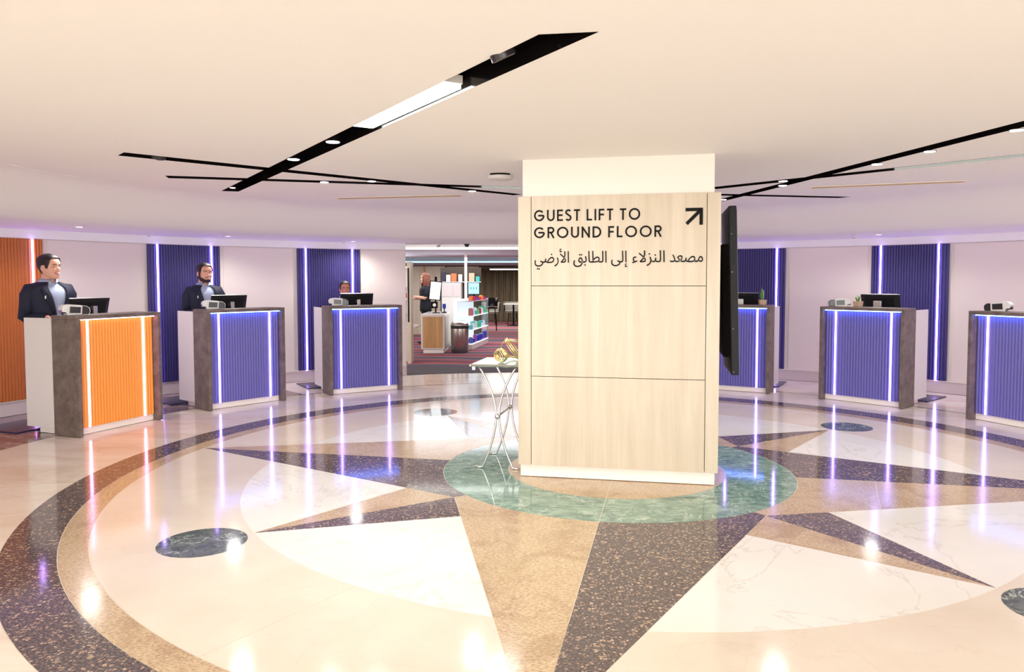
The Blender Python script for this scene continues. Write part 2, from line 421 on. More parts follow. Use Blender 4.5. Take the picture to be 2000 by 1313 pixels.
# outer floor: slabs from the band to the desks, a thin brown line, and slabs on to the wall
RB = DR+.33                                           # line under the back of the portals (about DC)
NS = 20
def ray_circle(o, a, c, r):
    d = Vector((cos(a), sin(a))); f = Vector(o)-c; b = f.dot(d); return tuple(Vector(o)+d*(-b+sqrt(b*b-f.dot(f)+r*r)))
for i in range(NS):
    a0, a1 = TH+i*2*pi/NS, TH+(i+1)*2*pi/NS
    ps = [a0+(a1-a0)*j/8 for j in range(9)]
    am = degrees_mid = ((a0+a1)/2+pi) % (2*pi)-pi
    front = am > radians(-25) or am < radians(-155)
    if front:
        piece([pol(R5, t) for t in ps]+[ray_circle(C, t, DC, RB) for t in ps[::-1]], 'cream_marble', 'marble_slab')
        piece([ray_circle(C, t, DC, RB) for t in ps]+[ray_circle(C, t, DC, RB+.05) for t in ps[::-1]], 'brown_marble', 'marble_strip', .001)
        left = pi*.64 < (am % (2*pi)) < pi*1.2
        piece([ray_circle(C, t, DC, RB+.05) for t in ps]+[ray_circle(C, t, WC, WR+.02) for t in ps[::-1]], 'brown_marble' if left and am % (2*pi) > pi*.76 else 'cream_marble', 'marble_slab')
    else:
        piece([pol(R5, t) for t in ps]+[pol(9.0, t) for t in ps[::-1]], 'cream_marble', 'marble_slab')

# ------------------------------------------------------------------ ceiling with slots
SLOTS = {
 'A': [(.317, 2.80), (.10, 2.83), (-2.925, 7.66), (-2.77, 7.71)],
 'B': [(-2.84, 5.50), (-2.73, 5.37), (.11, 7.99), (.02, 8.07)],
 'C': [(-2.98, 6.545), (.35, 7.43), (.31, 7.57), (-3.02, 6.70)],
 'R': [(3.08, 3.2), (3.22, 3.22), (2.42, 8.70), (2.30, 8.66)],
 'S': [(1.93, 7.42), (4.15, 4.97), (4.25, 5.06), (2.03, 7.55)],
 'T': [(2.10, 7.95), (3.68, 8.27), (3.60, 8.38), (2.02, 8.09)],
}
RF = 4.5                                              # radius of the flat ceiling disc about WC
NC = 96
verts = [(WC.x+RF*cos(2*pi*i/NC), WC.y+RF*sin(2*pi*i/NC)) for i in range(NC)]
faces = [list(range(NC))]
for q in SLOTS.values():
    ar = sum(q[i][0]*q[(i+1) % 4][1]-q[(i+1) % 4][0]*q[i][1] for i in range(4))
    if ar < 0: q = q[::-1]
    faces.append(list(range(len(verts), len(verts)+4))); verts += q
V2, E2_, F2, ov, oe, of = delaunay_2d_cdt([Vector(v) for v in verts], [], faces, 1, 1e-5)
ceil_f, slot_f = [], []
for f, o in zip(F2, of): (ceil_f if list(o) == [0] else slot_f).append(list(f))
mb = MB(); mb.add([(v.x, v.y, ZC) for v in V2], [f[::-1] for f in ceil_f])
# curved cove falling to the soffit ring
prof = [(RF, ZC)]
for i in range(1, 17):
    t = i/16; prof.append((RF+.95*t, ZC-(ZC-ZS)*(t*t*(3-2*t))))
prof += [(WR+.06, ZS)]
mb.lathe([(r, z) for r, z in prof], 128, Matrix.Translation((WC.x, WC.y, 0)))
ceiling = struct(mb.obj('ceiling', 'ceiling_paint', smooth=True, angle=25))
# outer lobby ceiling behind the camera, and slab over the whole room
struct(MB().box(-13, 13, -8, 1.6, ZC+.35, ZC+.5).obj('ceiling_lobby', 'ceiling_paint'))
mb = MB(); DEP = .16
ed = {}
for f in slot_f:
    for i in range(3): ed.setdefault(tuple(sorted((f[i], f[(i+1) % 3]))), []).append((f[i], f[(i+1) % 3]))
mb.add([(v.x, v.y, ZC+DEP) for v in V2], [f[::-1] for f in slot_f])
o = len(mb.v); mb.v += [(v.x, v.y, ZC-.001) for v in V2]
for e, l in ed.items():
    if len(l) == 1: i, j = l[0]; mb.f.append([i, j, o+j, o+i]); mb.m.append(0)
mb.obj('light_slot', 'black_liner', ceiling)
# thin cornice: wall face above the wall panels
def wallarc(r, z0, z1, a0, a1, th, n=48, T=None):
    m = MB(); rings = []
    for i in range(n+1):
        a = radians(a0+(a1-a0)*i/n); c, s_ = cos(a), sin(a)
        rings.append([(WC.x+(r)*c, WC.y+r*s_, z0), (WC.x+(r+th)*c, WC.y+(r+th)*s_, z0), (WC.x+(r+th)*c, WC.y+(r+th)*s_, z1), (WC.x+r*c, WC.y+r*s_, z1)])
    return m.loft(rings)
# walls
for nm, a0, a1 in (('wall_left', OB, 206.0), ('wall_right', -26.0, OA)):
    w = struct(wallarc(WR, 0, ZS+.05, a0, a1, .12, 72).obj(nm, 'wall_paint', smooth=True, angle=30))
for nm, a0, a1 in (('trim_1', OB, 206.0), ('trim_2', -26.0, OA)):
    struct(wallarc(WR-.014, ZW, ZS+.02, a0, a1, .05, 72).obj(nm, 'ceiling_paint', smooth=True, angle=30))
    struct(wallarc(WR-.018, ZW-.006, ZW, a0, a1, .02, 72).obj(nm.replace('1', '3').replace('2', '4'), 'skirting'))
for nm, a0, a1 in (('baseboard_left', OB, 206.0), ('baseboard_right', -26.0, OA)):
    b = struct(wallarc(WR-.022, 0.004, .155, a0, a1, .03, 72).obj(nm, 'skirting', smooth=True, angle=30))
    wallarc(WR-.03, .155, .167, a0, a1, .04, 72).obj('ledge', 'plaster', b)
# white wall panels between the fluted ones: shallow sheets with a visible joint
PAN = [(152.0, 160.3), (133.06, 141.3), (115.5, 123.65), (58.75, 67.0), (40.45, 48.74), (22.2, 30.5)]
gaps = [(160.8, 176, 'wall_left'), (141.8, 151.5, 'wall_left'), (124.1, 132.6, 'wall_left'), (OB+.05, 115.0, 'wall_left'),
        (67.5, OA-.05, 'wall_right'), (49.2, 58.3, 'wall_right'), (30.9, 40.0, 'wall_right'), (10, 21.8, 'wall_right')]
for a0, a1, nm in gaps:
    wallarc(WR-.012, .17, ZW-.01, a0, a1, .012, 16).obj('wall_panel', 'wall_paint', bpy.data.objects[nm], smooth=True, angle=30)

# fluted wall panels with light strips
def fluted(n, w, z0, z1, curve=None, depth=.011):
    """corrugated sheet in local x (width), y=0 front side towards -y"""
    m = MB(); pts = []
    K = 6
    for i in range(n):
        for j in range(K):
            t = (i+j/K)/n; ph = j/K
            y = -depth*abs(sin(pi*ph))**.7
            pts.append((-w/2+w*t, y))
    pts.append((w/2, 0))
    if curve: pts = [curve(x, y) for x, y in pts]
    v = [(x, y, z0) for x, y in pts]+[(x, y, z1) for x, y in pts]; N = len(pts)
    m.add(v, [(i, i+1, N+i+1, N+i) for i in range(N-1)])
    return m
plabels = ['shaded orange fluted wall panel behind the leftmost desk', 'shaded blue fluted wall panel behind the bearded man',
 'shaded blue fluted wall panel nearest the shop opening, behind the dark-haired woman', 'shaded blue fluted wall panel partly hidden behind the tall black display',
 'shaded blue fluted wall panel behind the right desk with the potted plant beside a monitor', 'shaded blue fluted wall panel at the far right beyond the picture edge']
for i, (a0, a1) in enumerate(PAN):
    am = radians((a0+a1)/2); w = radians(a1-a0)*(WR-.03); Rr = WR-.03
    t = thing('fluted_wall_panel', plabels[i], 'wall panel', (WC.x+Rr*cos(am), WC.y+Rr*sin(am), 0), am-pi/2, 'fluted light panels on the curved wall')
    cv = lambda x, y: ((Rr+y)*sin(x/Rr), (Rr+y)*cos(x/Rr)-Rr)
    fluted(28, w, .168, ZW-.008, cv).obj('fluted_board', 'orange_flutes_shaded' if i == 0 else 'blue_flutes_shaded', t, smooth=True, angle=50)
    MB().loft([[(cv(x, .0)[0], cv(x, .0)[1]+.002, .168), (cv(x, .0)[0], cv(x, .0)[1]+.018, .168), (cv(x, 0)[0], cv(x, 0)[1]+.018, ZW-.008), (cv(x, 0)[0], cv(x, 0)[1]+.002, ZW-.008)] for x in [-w/2+w*j/8 for j in range(9)]]).obj('backing', 'blue_flutes_shaded' if i else 'orange_flutes_shaded', t)
    for s in (-1, 1):
        x = s*(w/2-radians(1.05)*Rr); cx, cy = cv(x, 0)
        MB().box(-.009, .009, -.022, -.010, .168, ZW-.008, Matrix.Translation((cx, cy, 0)) @ Matrix.Rotation(-x/Rr, 4, 'Z')).obj('light_strip', 'led_wall', t)

# ------------------------------------------------------------------ column with the sign
PL = Vector((.0653, 5.7362)); CA = -.195
cu = Vector((cos(CA), sin(CA))); cn = Vector((-cu.y, cu.x))
col = thing('column', 'square central column clad in pale oak boards with black lift sign', 'column', (PL.x, PL.y, 0), CA)
CD = .74
MB().box(.0, 1.44, .0, CD, .004, .10).obj('plinth', 'plaster', col, bev=.002)
MB().box(.02, 1.42, .02, CD-.02, .08, 2.12).obj('core', 'dark_wood', col)
FY = -.03
for x0, x1, z0, z1 in [(-.013, .084, .098, 2.128), (1.367, 1.461, .098, 2.128), (.088, 1.363, 1.461, 2.128), (.088, 1.363, .779, 1.457), (.088, 1.363, .098, .775)]:
    MB().box(x0, x1, FY, .018, z0, z1).obj('oak_board', 'pale_oak', col, bev=.0015)
for x0, x1 in ((-.013, .016), (1.432, 1.461)):
    for z0, z1 in ((.098, .775), (.779, 1.457), (1.461, 2.128)):
        MB().box(x0, x1, .022, CD+.03, z0, z1).obj('oak_board', 'pale_oak', col, bev=.0015)
for z0, z1 in ((.098, .775), (.779, 1.457), (1.461, 2.128)):
    MB().box(.02, 1.428, CD-.018, CD+.03, z0, z1).obj('oak_board', 'pale_oak', col, bev=.0015)
MB().box(-.013+.03, 1.461-.045, -.002, CD+.01, 2.118, ZC+.02).obj('plaster_head', 'plaster', col)
# lettering -- stroke alphabet (cap height 1)
def arcp(cx, cy, rx, ry, a0, a1, n=22): return [(cx+rx*cos(radians(a0+(a1-a0)*i/n)), cy+ry*sin(radians(a0+(a1-a0)*i/n))) for i in range(n+1)]
ST = .15
h = ST/2
LET = {
 'G': (1.0, [arcp(.5, .5, .5-h, .5-h, 42, 360), [(1.0-h, .5), (.40, .5)]]),
 'U': (.72, [[(h, 1), (h, .36)]+arcp(.36, .36, .36-h, .36-h, 180, 360)+[(.72-h, 1)]]),
 'E': (.55, [[(.55, 1-h), (h, 1-h), (h, h), (.55, h)], [(h, .51), (.52, .51)]]),
 'S': (.56, [arcp(.28, .745, .225, .19, 35, 200, 14)+arcp(.275, .275, .225, .21, 75, -150, 18)]),
 'T': (.58, [[(0, 1-h), (.58, 1-h)], [(.29, 1), (.29, 0)]]),
 'L': (.5, [[(h, 1), (h, h), (.5, h)]]),
 'I': (.14, [[(.07, 1), (.07, 0)]]),
 'F': (.52, [[(.52, 1-h), (h, 1-h), (h, 0)], [(h, .5), (.49, .5)]]),
 'O': (1.04, [arcp(.52, .5, .52-h, .5-h+.01, 0, 360, 36)]),
 'R': (.62, [[(h, 0), (h, 1-h), (.34, 1-h)]+arcp(.34, .72, .21, .2125, 90, -90, 12)+[(h, .505)], [(.30, .505), (.57, 0)]]),
 'N': (.74, [[(h, 0), (h, 1)], [(h, .93), (.74-h, .07)], [(.74-h, 0), (.74-h, 1)]]),
 'D': (.78, [[(h, h), (h, 1-h), (.30, 1-h)]+arcp(.30, .5, .48-h, .5-h, 90, -90, 18)+[(h, h)]]),
}
def stroke(m, pts, w, T):
    """thick polyline as extruded ribbons with mitred joints, in the xz plane"""
    P = [Vector(p) for p in pts]
    P = [p for i, p in enumerate(P) if i == 0 or (p-P[i-1]).length > 1e-3]; n = len(P); L_, R_ = [], []
    closed = (P[0]-P[-1]).length < 1e-4
    for i in range(n):
        a = P[i-1] if i > 0 else (P[-2] if closed else None); b = P[i+1] if i < n-1 else (P[1] if closed else None)
        d1 = (P[i]-a).normalized() if a is not None else None; d2 = (b-P[i]).normalized() if b is not None else None
        if d1 is None: d1 = d2
        if d2 is None: d2 = d1
        t = (d1+d2)
        t = t.normalized() if t.length > .05 else d1
        nn = Vector((-t.y, t.x)); k = w/2/max(.35, nn.dot(Vector((-d1.y, d1.x))))
        L_.append(P[i]+nn*k); R_.append(P[i]-nn*k)
    v = []
    for a, b in zip(L_, R_): v += [(a.x, 0, a.y), (b.x, 0, b.y), (b.x, -1, b.y), (a.x, -1, a.y)]
    f = []
    for i in range(n-1):
        o = 4*i
        for k in range(4): f.append((o+k, o+(k+1) % 4, o+4+(k+1) % 4, o+4+k))
    if not closed: f += [(0, 1, 2, 3), (4*n-1, 4*n-2, 4*n-3, 4*n-4)]
    m.add(v, f, T)
def write(text, x0, x1, z0, cap):
    gap, sp = .24, .62
    tot = 0
    for i, ch in enumerate(text):
        tot += sp if ch == ' ' else LET[ch][0]
        if i < len(text)-1 and ch != ' ' and text[i+1] != ' ': tot += gap
    sx = (x1-x0)/tot; x = x0
    for i, ch in enumerate(text):
        if ch == ' ': x += sp*sx; continue
        w, st = LET[ch]; m = MB()
        T = Matrix.Translation((x, FY-.0005, z0)) @ Matrix.Diagonal((sx, .004, cap, 1))
        for s_ in st: stroke(m, s_, ST, T)
        m.obj('letter', 'black', col)
        x += w*sx
        if i < len(text)-1 and text[i+1] != ' ': x += gap*sx
write('GUEST LIFT TO', .109, .892, 1.942, .084)
write('GROUND FLOOR', .109, 1.046, 1.816, .082)
m = MB(); T = Matrix.Translation((0, FY-.0005, 0)) @ Matrix.Diagonal((1, .004, 1, 1))
stroke(m, [(1.214, 2.008), (1.324, 2.008), (1.324, 1.898)], .024, T); stroke(m, [(1.222, 1.906), (1.322, 2.006)], .024, T)
m.obj('arrow', 'black', col)
AR = ['\uFE8D\uFEF7\uFEAD\uFEBF\uFEF2', '\uFE8D\uFEDF\uFEC4\uFE8E\uFE91\uFED6', '\uFE87\uFEDF\uFEF0', '\uFE8D\uFEDF\uFEE8\uFEB0\uFEFB\uFE80', '\uFEE3\uFEBC\uFECC\uFEAA']
AX_ = [(.113, .372), (.405, .650), (.684, .803), (.836, 1.070), (1.106, 1.339)]     # left to right as they stand
dg = None
def text_mesh(s, shear=0):
    cu_ = bpy.data.curves.new('tmp', 'FONT'); cu_.body = s; cu_.resolution_u = 3; cu_.extrude = .02
    o = bpy.data.objects.new('tmp', cu_); COL.objects.link(o)
    dg = bpy.context.evaluated_depsgraph_get(); me = bpy.data.meshes.new_from_object(o.evaluated_get(dg))
    bpy.data.objects.remove(o); bpy.data.curves.remove(cu_); return me
for w, (x0, x1) in zip(AR, AX_):
    me = text_mesh(w[::-1])
    xs = [v.co.x for v in me.vertices]; a, b = min(xs), max(xs); sx = (x1-x0)/(b-a); sz = .120
    me.transform(Matrix.Translation((x0, FY-.003, 1.632)) @ Matrix.Diagonal((sx, 1, sz, 1)) @ Matrix.Rotation(pi/2, 4, 'X') @ Matrix.Diagonal((1, 1, .1, 1)) @ Matrix.Translation((-a, 0, 0)))
    me.materials.clear(); me.materials.append(M['black'])
    o = bpy.data.objects.new('word', me); COL.objects.link(o); o.parent = col

# tall black display on the right side of the column
tv = thing('display_totem', 'tall black screen fixed upright to the right side of the oak column', 'screen', (PL.x, PL.y, 0), CA)
T = Matrix.Translation((1.50, .0, 1.42)) @ Matrix.Rotation(radians(-1.6), 4, 'Y')
m = MB()
m.box(.045, .10, .14, .84, -.625, .625, T); m.obj('screen_housing', 'monitor_black', tv, bev=.006)
MB().box(.10, .104, .16, .82, -.60, .60, T).obj('screen_glass', 'smoke_black', tv)
MB().prism([(-.0, .25), (.045, .20), (.045, .80), (0, .75)], -.5, .35, T).obj('back_cover', 'black', tv, bev=.004)
for z in (-.6, -.28, .14, .42): MB().lathe([(0, 0), (.006, 0), (.006, .003), (0, .003)], 12, T @ Matrix.Translation((.062, .139, z)) @ Matrix.Rotation(pi/2, 4, 'X')).obj('screw', 'smoke_black', tv)
MB().box(1.463, 1.51, .35, .65, 1.25, 1.6).obj('bracket', 'black', tv)

# ------------------------------------------------------------------ reception desks
def make_desk(fl, strip, top_led, label):
    t = thing('reception_desk', label, 'desk', (0, 0, 0), 0, 'reception desks set out in an arc')
    MB().box(-.505, .505, 0, .34, 1.133, 1.17).obj('counter_top', 'concrete', t, bev=.002)
    for s in (-1, 1):
        MB().box(min(s*.505, s*.467), max(s*.505, s*.467), 0, .34, .004, 1.132).obj('side_panel', 'concrete', t, bev=.002)
    b = MB().box(-.466, .466, .088, .11, .07, 1.13).obj('front_board', fl, t)
    m = fluted(27, .93, .072, 1.128); m.v = [(x, y+.087, z) for x, y, z in m.v]; m.obj('fluted_board', fl, t, smooth=True, angle=50)
    for s in (-1, 1): MB().box(s*.335-.0085, s*.335+.0085, .066, .076, .072, 1.128).obj('light_strip', strip, t)
    MB().box(-.46, .46, .045, .058, 1.123, 1.1325).obj('light_strip', top_led, t)
    MB().box(-.466, .466, .10, .33, .004, .068).obj('kick_plinth', 'plaster', t)
    c = MB()
    c.box(-.50, -.48, .342, .72, .07, 1.142); c.box(.48, .50, .342, .72, .07, 1.142); c.box(-.48, .48, .342, .36, .07, 1.13)
    c.box(-.48, .48, .36, .72, .07, .09); c.box(-.48, .48, .36, .70, .60, .62)
    c.obj('cabinet', 'white_lacquer', t, bev=.0015)
    MB().box(-.478, .478, .362, .72, 1.02, 1.042).obj('work_top', 'white_lacquer', t, bev=.0015)
    MB().box(-.44, .44, .36, .62, .004, .068).obj('kick_plinth', 'plaster', t)
    for s in (-1, 1):
        d = MB().box(min(s*.005, s*.478), max(s*.005, s*.478), .722, .738, .075, .60).obj('door', 'white_lacquer', t)
        MB().box(s*.06-.008, s*.06+.008, .738, .756, .42, .54).obj('handle', 'silver', d)
    return t
def place(o, ang):
    a = radians(ang); o.location = (DC.x+DR*cos(a), DC.y+DR*sin(a), 0); o.rotation_euler = (0, 0, a-pi/2)
def dw(ang, x, y, z=0):
    a = radians(ang); r = Vector((sin(a), -cos(a))); n = Vector((cos(a), sin(a)))
    p = DC+n*(DR+y)+r*x; return (p.x, p.y, z)
DANG = [159.3, 140.3, 121.1, 60.4, 40.9, 20.4]
DLAB = ['orange fluted reception desk at the far left with a grey stone-look frame',
        'blue fluted reception desk in front of the bearded man', 'blue fluted reception desk nearest the shop opening',
        'blue fluted reception desk partly hidden by the central column', 'blue fluted reception desk with a small potted plant and card machine on its left end',
        'blue fluted reception desk cut off by the right edge of the picture']
d0 = make_desk('orange_flutes', 'led_pink', 'led_rose', DLAB[0]); place(d0, DANG[0])
d1 = make_desk('blue_flutes', 'led_violet', 'led_blue', DLAB[1]); place(d1, DANG[1])
for i in (2, 3, 4, 5):
    c = copy_tree(d1); c['label'] = DLAB[i]; place(c, DANG[i])

# monitors
def make_monitor(wide):
    t = thing('monitor', '', 'monitor', (0, 0, 0), 0, 'monitors on the reception desks')
    T = Matrix.Translation((0, .085, .158)) @ Matrix.Rotation(radians(14), 4, 'X')
    m = MB(); m.loft([[(-.235, .012, -.115), (.235, .012, -.115), (.235, .012, .125), (-.235, .012, .125)], [(-.235, -.006, -.115), (.235, -.006, -.115), (.235, -.006, .125), (-.235, -.006, .125)], [(-.18, -.03, -.095), (.18, -.03, -.095), (.18, -.03, .095), (-.18, -.03, .095)]], T)
    s = m.obj('screen_housing', 'monitor_black', t, bev=.002)
    MB().box(-.222, .222, .0121, .0135, -.10, .112, T).obj('screen_glass', 'smoke_black', s)
    MB().box(-.235, .235, -.008, .014, .125, .129, T).obj('top_edge', 'silver', s)
    lg = MB(); lg.tube([(.024*cos(a), -.033, .02+.024*sin(a)) for a in [2*pi*i/24 for i in range(24)]], .0022, 6, T, closed=True)
    lg.obj('ring_emblem', 'silver', s)
    me = text_mesh('DELL'); xs = [v.co.x for v in me.vertices]; w = max(xs)-min(xs)
    me.transform(T @ Matrix.Translation((-.016, -.033, .012)) @ Matrix.Rotation(pi/2, 4, 'X') @ Matrix.Scale(.032/w, 4) @ Matrix.Translation((-min(xs), 0, 0)))
    me.materials.clear(); me.materials.append(M['silver']); o = bpy.data.objects.new('emblem_letters', me); COL.objects.link(o); o.parent = s
    MB().box(-wide/2, wide/2, -.02, .015, .001, .20).obj('stand_neck', 'silver', t, bev=.003)
    MB().box(-.03, .03, .0, .06, .12, .15).obj('hinge', 'monitor_black', t)
    MB().box(-.09, .09, -.02, .16, .0, .012).obj('stand_base', 'silver', t, bev=.004)
    return t
ML = ['black monitor on the orange desk in front of the clean-shaven man', 'black monitor on the blue desk in front of the bearded man', 'black monitor on the desk nearest the shop, hiding the woman below her chin',
      'black monitor half hidden by the tall display beside the column', 'black monitor standing right of a small potted plant', 'black monitor cut off by the right edge of the picture']
mon = [make_monitor(.045), None, None, make_monitor(.095)]
for i in range(6):
    src = mon[0] if i < 3 else mon[3]
    o = src if i in (0, 3) else copy_tree(src)
    o['label'] = ML[i]; o.location = dw(DANG[i], .03, .40, 1.043); o.rotation_euler = (0, 0, radians(DANG[i])-pi/2)

# card machines
def make_card(side):
    t = thing('card_machine', '', 'card machine', (0, 0, 0), 0, 'card machines on the reception desks')
    pr = [(-.12, .035), (-.125, .075), (-.10, .098), (-.04, .104), (.05, .095), (.06, .085), (.055, .005), (-.075, .0), (-.085, .03)]
    b = MB(); b.loft([[(x, -.045, z) for x, z in pr], [(x, -.052, z) for x, z in pr], [(x, .052, z) for x, z in pr], [(x, .045, z) for x, z in pr]])
    o = b.obj('shell', 'white_plastic', t, bev=.004)
    for s in (-1, 1):
        MB().prism([(-.055, .022), (.04, .018), (.045, .076), (-.05, .084)], 0, .004, Matrix.Translation((0, s*.053+(.002 if s < 0 else -.002), 0)) @ Matrix.Rotation(pi/2, 4, 'X')).obj('side_window', 'smoke_black', o)
    MB().box(-.125, -.086, -.04, .04, .02, .05).obj('card_slot', 'smoke_black', o, bev=.004)
    MB().prism([(.055, .004), (.055, .084), (.10, .08), (.122, .06), (.125, .03), (.115, .004)], -.04, .04, Matrix.Rotation(pi/2, 4, 'X')).obj('card_hopper', 'smoke_black', t, bev=.004)
    MB().tube([(.055, -.044, .09), (.10, -.044, .084), (.128, -.044, .062), (.131, -.044, .03), (.12, -.044, .003), (.055, -.044, .003)], .0028, 6).obj('hopper_rim', 'white_plastic', t)
    return t
CL = ['white and grey card machine on the left end of the orange desk', 'white card machine on the left end of the desk of the bearded man', 'white card machine on the desk nearest the shop opening',
      'small dark card machine left of the potted plant on the right desk', 'white card machine on the desk at the right edge of the picture']
cm = make_card(0)
for n, (i, x, y, rr) in enumerate([(0, -.37, .20, 35), (1, -.33, .20, 30), (2, -.33, .18, 20), (4, -.33, .15, 215), (5, -.30, .17, 200)]):
    o = cm if n == 0 else copy_tree(cm)
    o['label'] = CL[n]; o.location = dw(DANG[i], x, y, 1.171); o.rotation_euler = (0, 0, radians(DANG[i]-90+(-20 if i < 3 else rr)))

# potted plants
def make_plant(tall, label):
    t = thing('potted_plant', label, 'plant', (0, 0, 0), 0, 'small potted plants on the desks')
    MB().loft([[(s*a, s*b, z) for a, b in ((-1, -1), (1, -1), (1, 1), (-1, 1))] for s, z in ((.038, 0), (.044, .068), (.038, .068), (.036, .055))]).obj('pot', 'pot', t, bev=.003)
    MB().box(-.036, .036, -.036, .036, .05, .06).obj('soil', 'soil', t)
    rnd = random.Random(3)
    for k in range(9):
        a = rnd.uniform(0, 2*pi); r = rnd.uniform(.004, .02); hh = tall*rnd.uniform(.55, 1); ln = rnd.uniform(.005, .025)
        p = [(r*cos(a)+ln*cos(a)*q*q, r*sin(a)+ln*sin(a)*q*q, .058+hh*q) for q in (0, .3, .6, .85, 1)]
        MB().tube(p, [.004, .008, .0085, .005, .0008], 6, flat=.45).obj('leaf', 'green_leaf' if k % 3 else 'pale_leaf', t, smooth=True)
    return t
o = make_plant(.17, 'tall green shoots in a square pot on the desk beside the column'); o.location = dw(DANG[3], .37, .2, 1.171)
o = make_plant(.09, 'short green shoots in a square pot between card machine and monitor'); o.location = dw(DANG[4], -.13, .22, 1.171); o.rotation_euler = (0, 0, .5)
# dark rubber mats behind the desks
MTL = ['dark rubber floor mat behind the orange desk', 'dark rubber floor mat behind the desk of the bearded man', 'dark rubber floor mat behind the desk nearest the shop',
       'dark rubber floor mat behind the desk half hidden by the column', 'dark rubber floor mat behind the desk with the potted plant', 'dark rubber floor mat behind the desk at the right edge']
mm = MB().box(-.58, .50, .0, .62, .0, .012).obj('floor_mat', 'mat_rubber', bev=.004)
for i in range(6):
    o = mm if i == 0 else copy_tree(mm)
    tag(o, MTL[i], 'mat', 'rubber mats behind the desks', dw(DANG[i], 0, .76, .0005)); o.rotation_euler = (0, 0, radians(DANG[i])-pi/2)

# ------------------------------------------------------------------ glass side table with the gold sculpture
tb = thing('side_table', 'small glass-topped table with curved chrome legs beside the column', 'table', (-.33, 5.975, 0), TH)
TW, TD, TZ = .425, .54, .84
fr = MB()
for p, q in (((0, 0), (TW, 0)), ((TW, 0), (TW, TD)), ((TW, TD), (0, TD)), ((0, TD), (0, 0))): fr.tube([(p[0], p[1], TZ-.012), (q[0], q[1], TZ-.012)], .011, 4)
fr.obj('top_frame', 'chrome', tb)
MB().box(.008, TW-.008, .008, TD-.008, TZ-.010, TZ-.002).obj('glass_top', 'glass_top', tb)
def leg_path(s, yy):
    # hourglass curve: from the top corner in to the knot and out again to the splayed foot
    pts = []
    for i in range(25):
        u = i/24; z = (TZ-.02)*(1-u)+.012*u; k = (z-.42)/.42
        off = .012+.155*abs(k)**1.9 if k > 0 else .012+.115*abs(k)**1.7
        pts.append((TW/2-.0+s*off, yy, z))
    pts.append((pts[-1][0]+s*.03, yy, .008)); pts.append((pts[-1][0]+s*.03, yy, .008))
    return pts
for yy in (.03, TD-.03):
    for s in (-1, 1): MB().tube(leg_path(s, yy), .0085, 8).obj('leg', 'chrome', tb, smooth=True)
    MB().ell((TW/2, yy, .42), (.024, .02, .022)).obj('knot', 'chrome', tb, smooth=True)
MB().tube([(TW/2, .03, .42), (TW/2, TD-.03, .42)], .008, 8).obj('stretcher', 'chrome', tb, smooth=True)
for x, y in ((.02, .03), (TW-.02, .03), (.02, TD-.03), (TW-.02, TD-.03)): MB().box(x-.012, x+.012, y-.01, y+.01, TZ-.05, TZ-.018).obj('corner_bracket', 'chrome', tb)
def ring_ball(n_, r, w, seed, tilt):
    t = MB(); rnd = random.Random(seed)
    for k in range(n_):
        Rm = Matrix.Rotation(rnd.uniform(0, pi), 4, 'Z') @ Matrix.Rotation(rnd.uniform(.4, 1.4), 4, 'X')
        m_ = [(r*cos(a), r*sin(a), 0) for a in [2*pi*i/40 for i in range(40)]]
        for dz in (-w, w): t.tube([(x, y, dz) for x, y, _ in m_], .0042, 6, Rm, closed=True)
        # flat ties between the twin wires
    return t
def gold(label, r, n_, seed, lx, ly):
    t = thing('gold_sculpture', label, 'sculpture', (0, 0, 0), 0)
    m = ring_ball(n_, r-.012, .008, seed, 0); o = m.obj('wire_rings', 'gold', t, smooth=True)
    mn = min(v.co.z for v in o.data.vertices); o.data.transform(Matrix.Translation((0, 0, -mn)))
    p = Matrix.Rotation(TH, 4, 'Z') @ Vector((lx, ly, 0)); t.location = (-.33+p.x, 5.975+p.y, TZ-.0015); return t
gold('smaller golden ball of twined wire rings at the front of the glass table', .067, 5, 5, .215, .15)
gold('larger golden orb of looped wire rings behind the smaller ball', .115, 3, 11, .27, .36)

# ------------------------------------------------------------------ ceiling fittings
def slot_lamp(x, y, label, on=True, r=.044, e=26):
    t = thing('recessed_spotlight', label, 'lamp', (x, y, ZC-.004), 0, 'round spotlights set in the black ceiling slots')
    MB().lathe([(r*.96, .004), (r*1.0, -.001), (r*1.14, -.001), (r*1.14, .12), (0, .12)], 24).obj('lamp_housing', 'black_liner', t, smooth=True, angle=40)
    MB().lathe([(0, -.004), (r*.95, -.004), (r*.95, .006), (0, .006)], 24).obj('lamp_lens', 'lamp_white' if on else 'smoke_black', t)
    if on: spot(x, y, ZC-.03, e*(.55 if y > 6.4 else .3), 165)
for (x, y), lb in zip([(-1.162, 4.957), (-1.62, 5.66), (-2.70, 7.36)], ['bright round spotlight in the long slot, next to the white tube light', 'round spotlight in the long slot just before the thin slots cross it', 'dim round spotlight at the far end of the long slot']):
    slot_lamp(x, y, lb, r=.044 if y < 7 else .026)
for (x, y), lb in zip([(-1.27, 6.90), (-.40, 7.66), (-1.713, 6.96)], ['glaring spotlight on the upper thin slot left of the column', 'spotlight where the thin slots end near the column', 'faint spotlight on the lower thin slot left of the column']):
    slot_lamp(x, y, lb, r=.038)
for (x, y), lb in zip([(3.04, 4.60), (2.93, 5.35), (2.84, 5.93), (2.58, 7.25), (2.36, 8.5)], ['bright spotlight in the right slot at the picture edge', 'second bright spotlight from the right edge in the right slot', 'dim spotlight just before the right slots merge', 'flat spotlight in the right slot near the column', 'spotlight at the far end of the right slot over the display']):
    slot_lamp(x, y, lb, r=.038)
slot_lamp(2.47, 6.93, 'glaring spotlight on the short thin slot right of the column', r=.038)
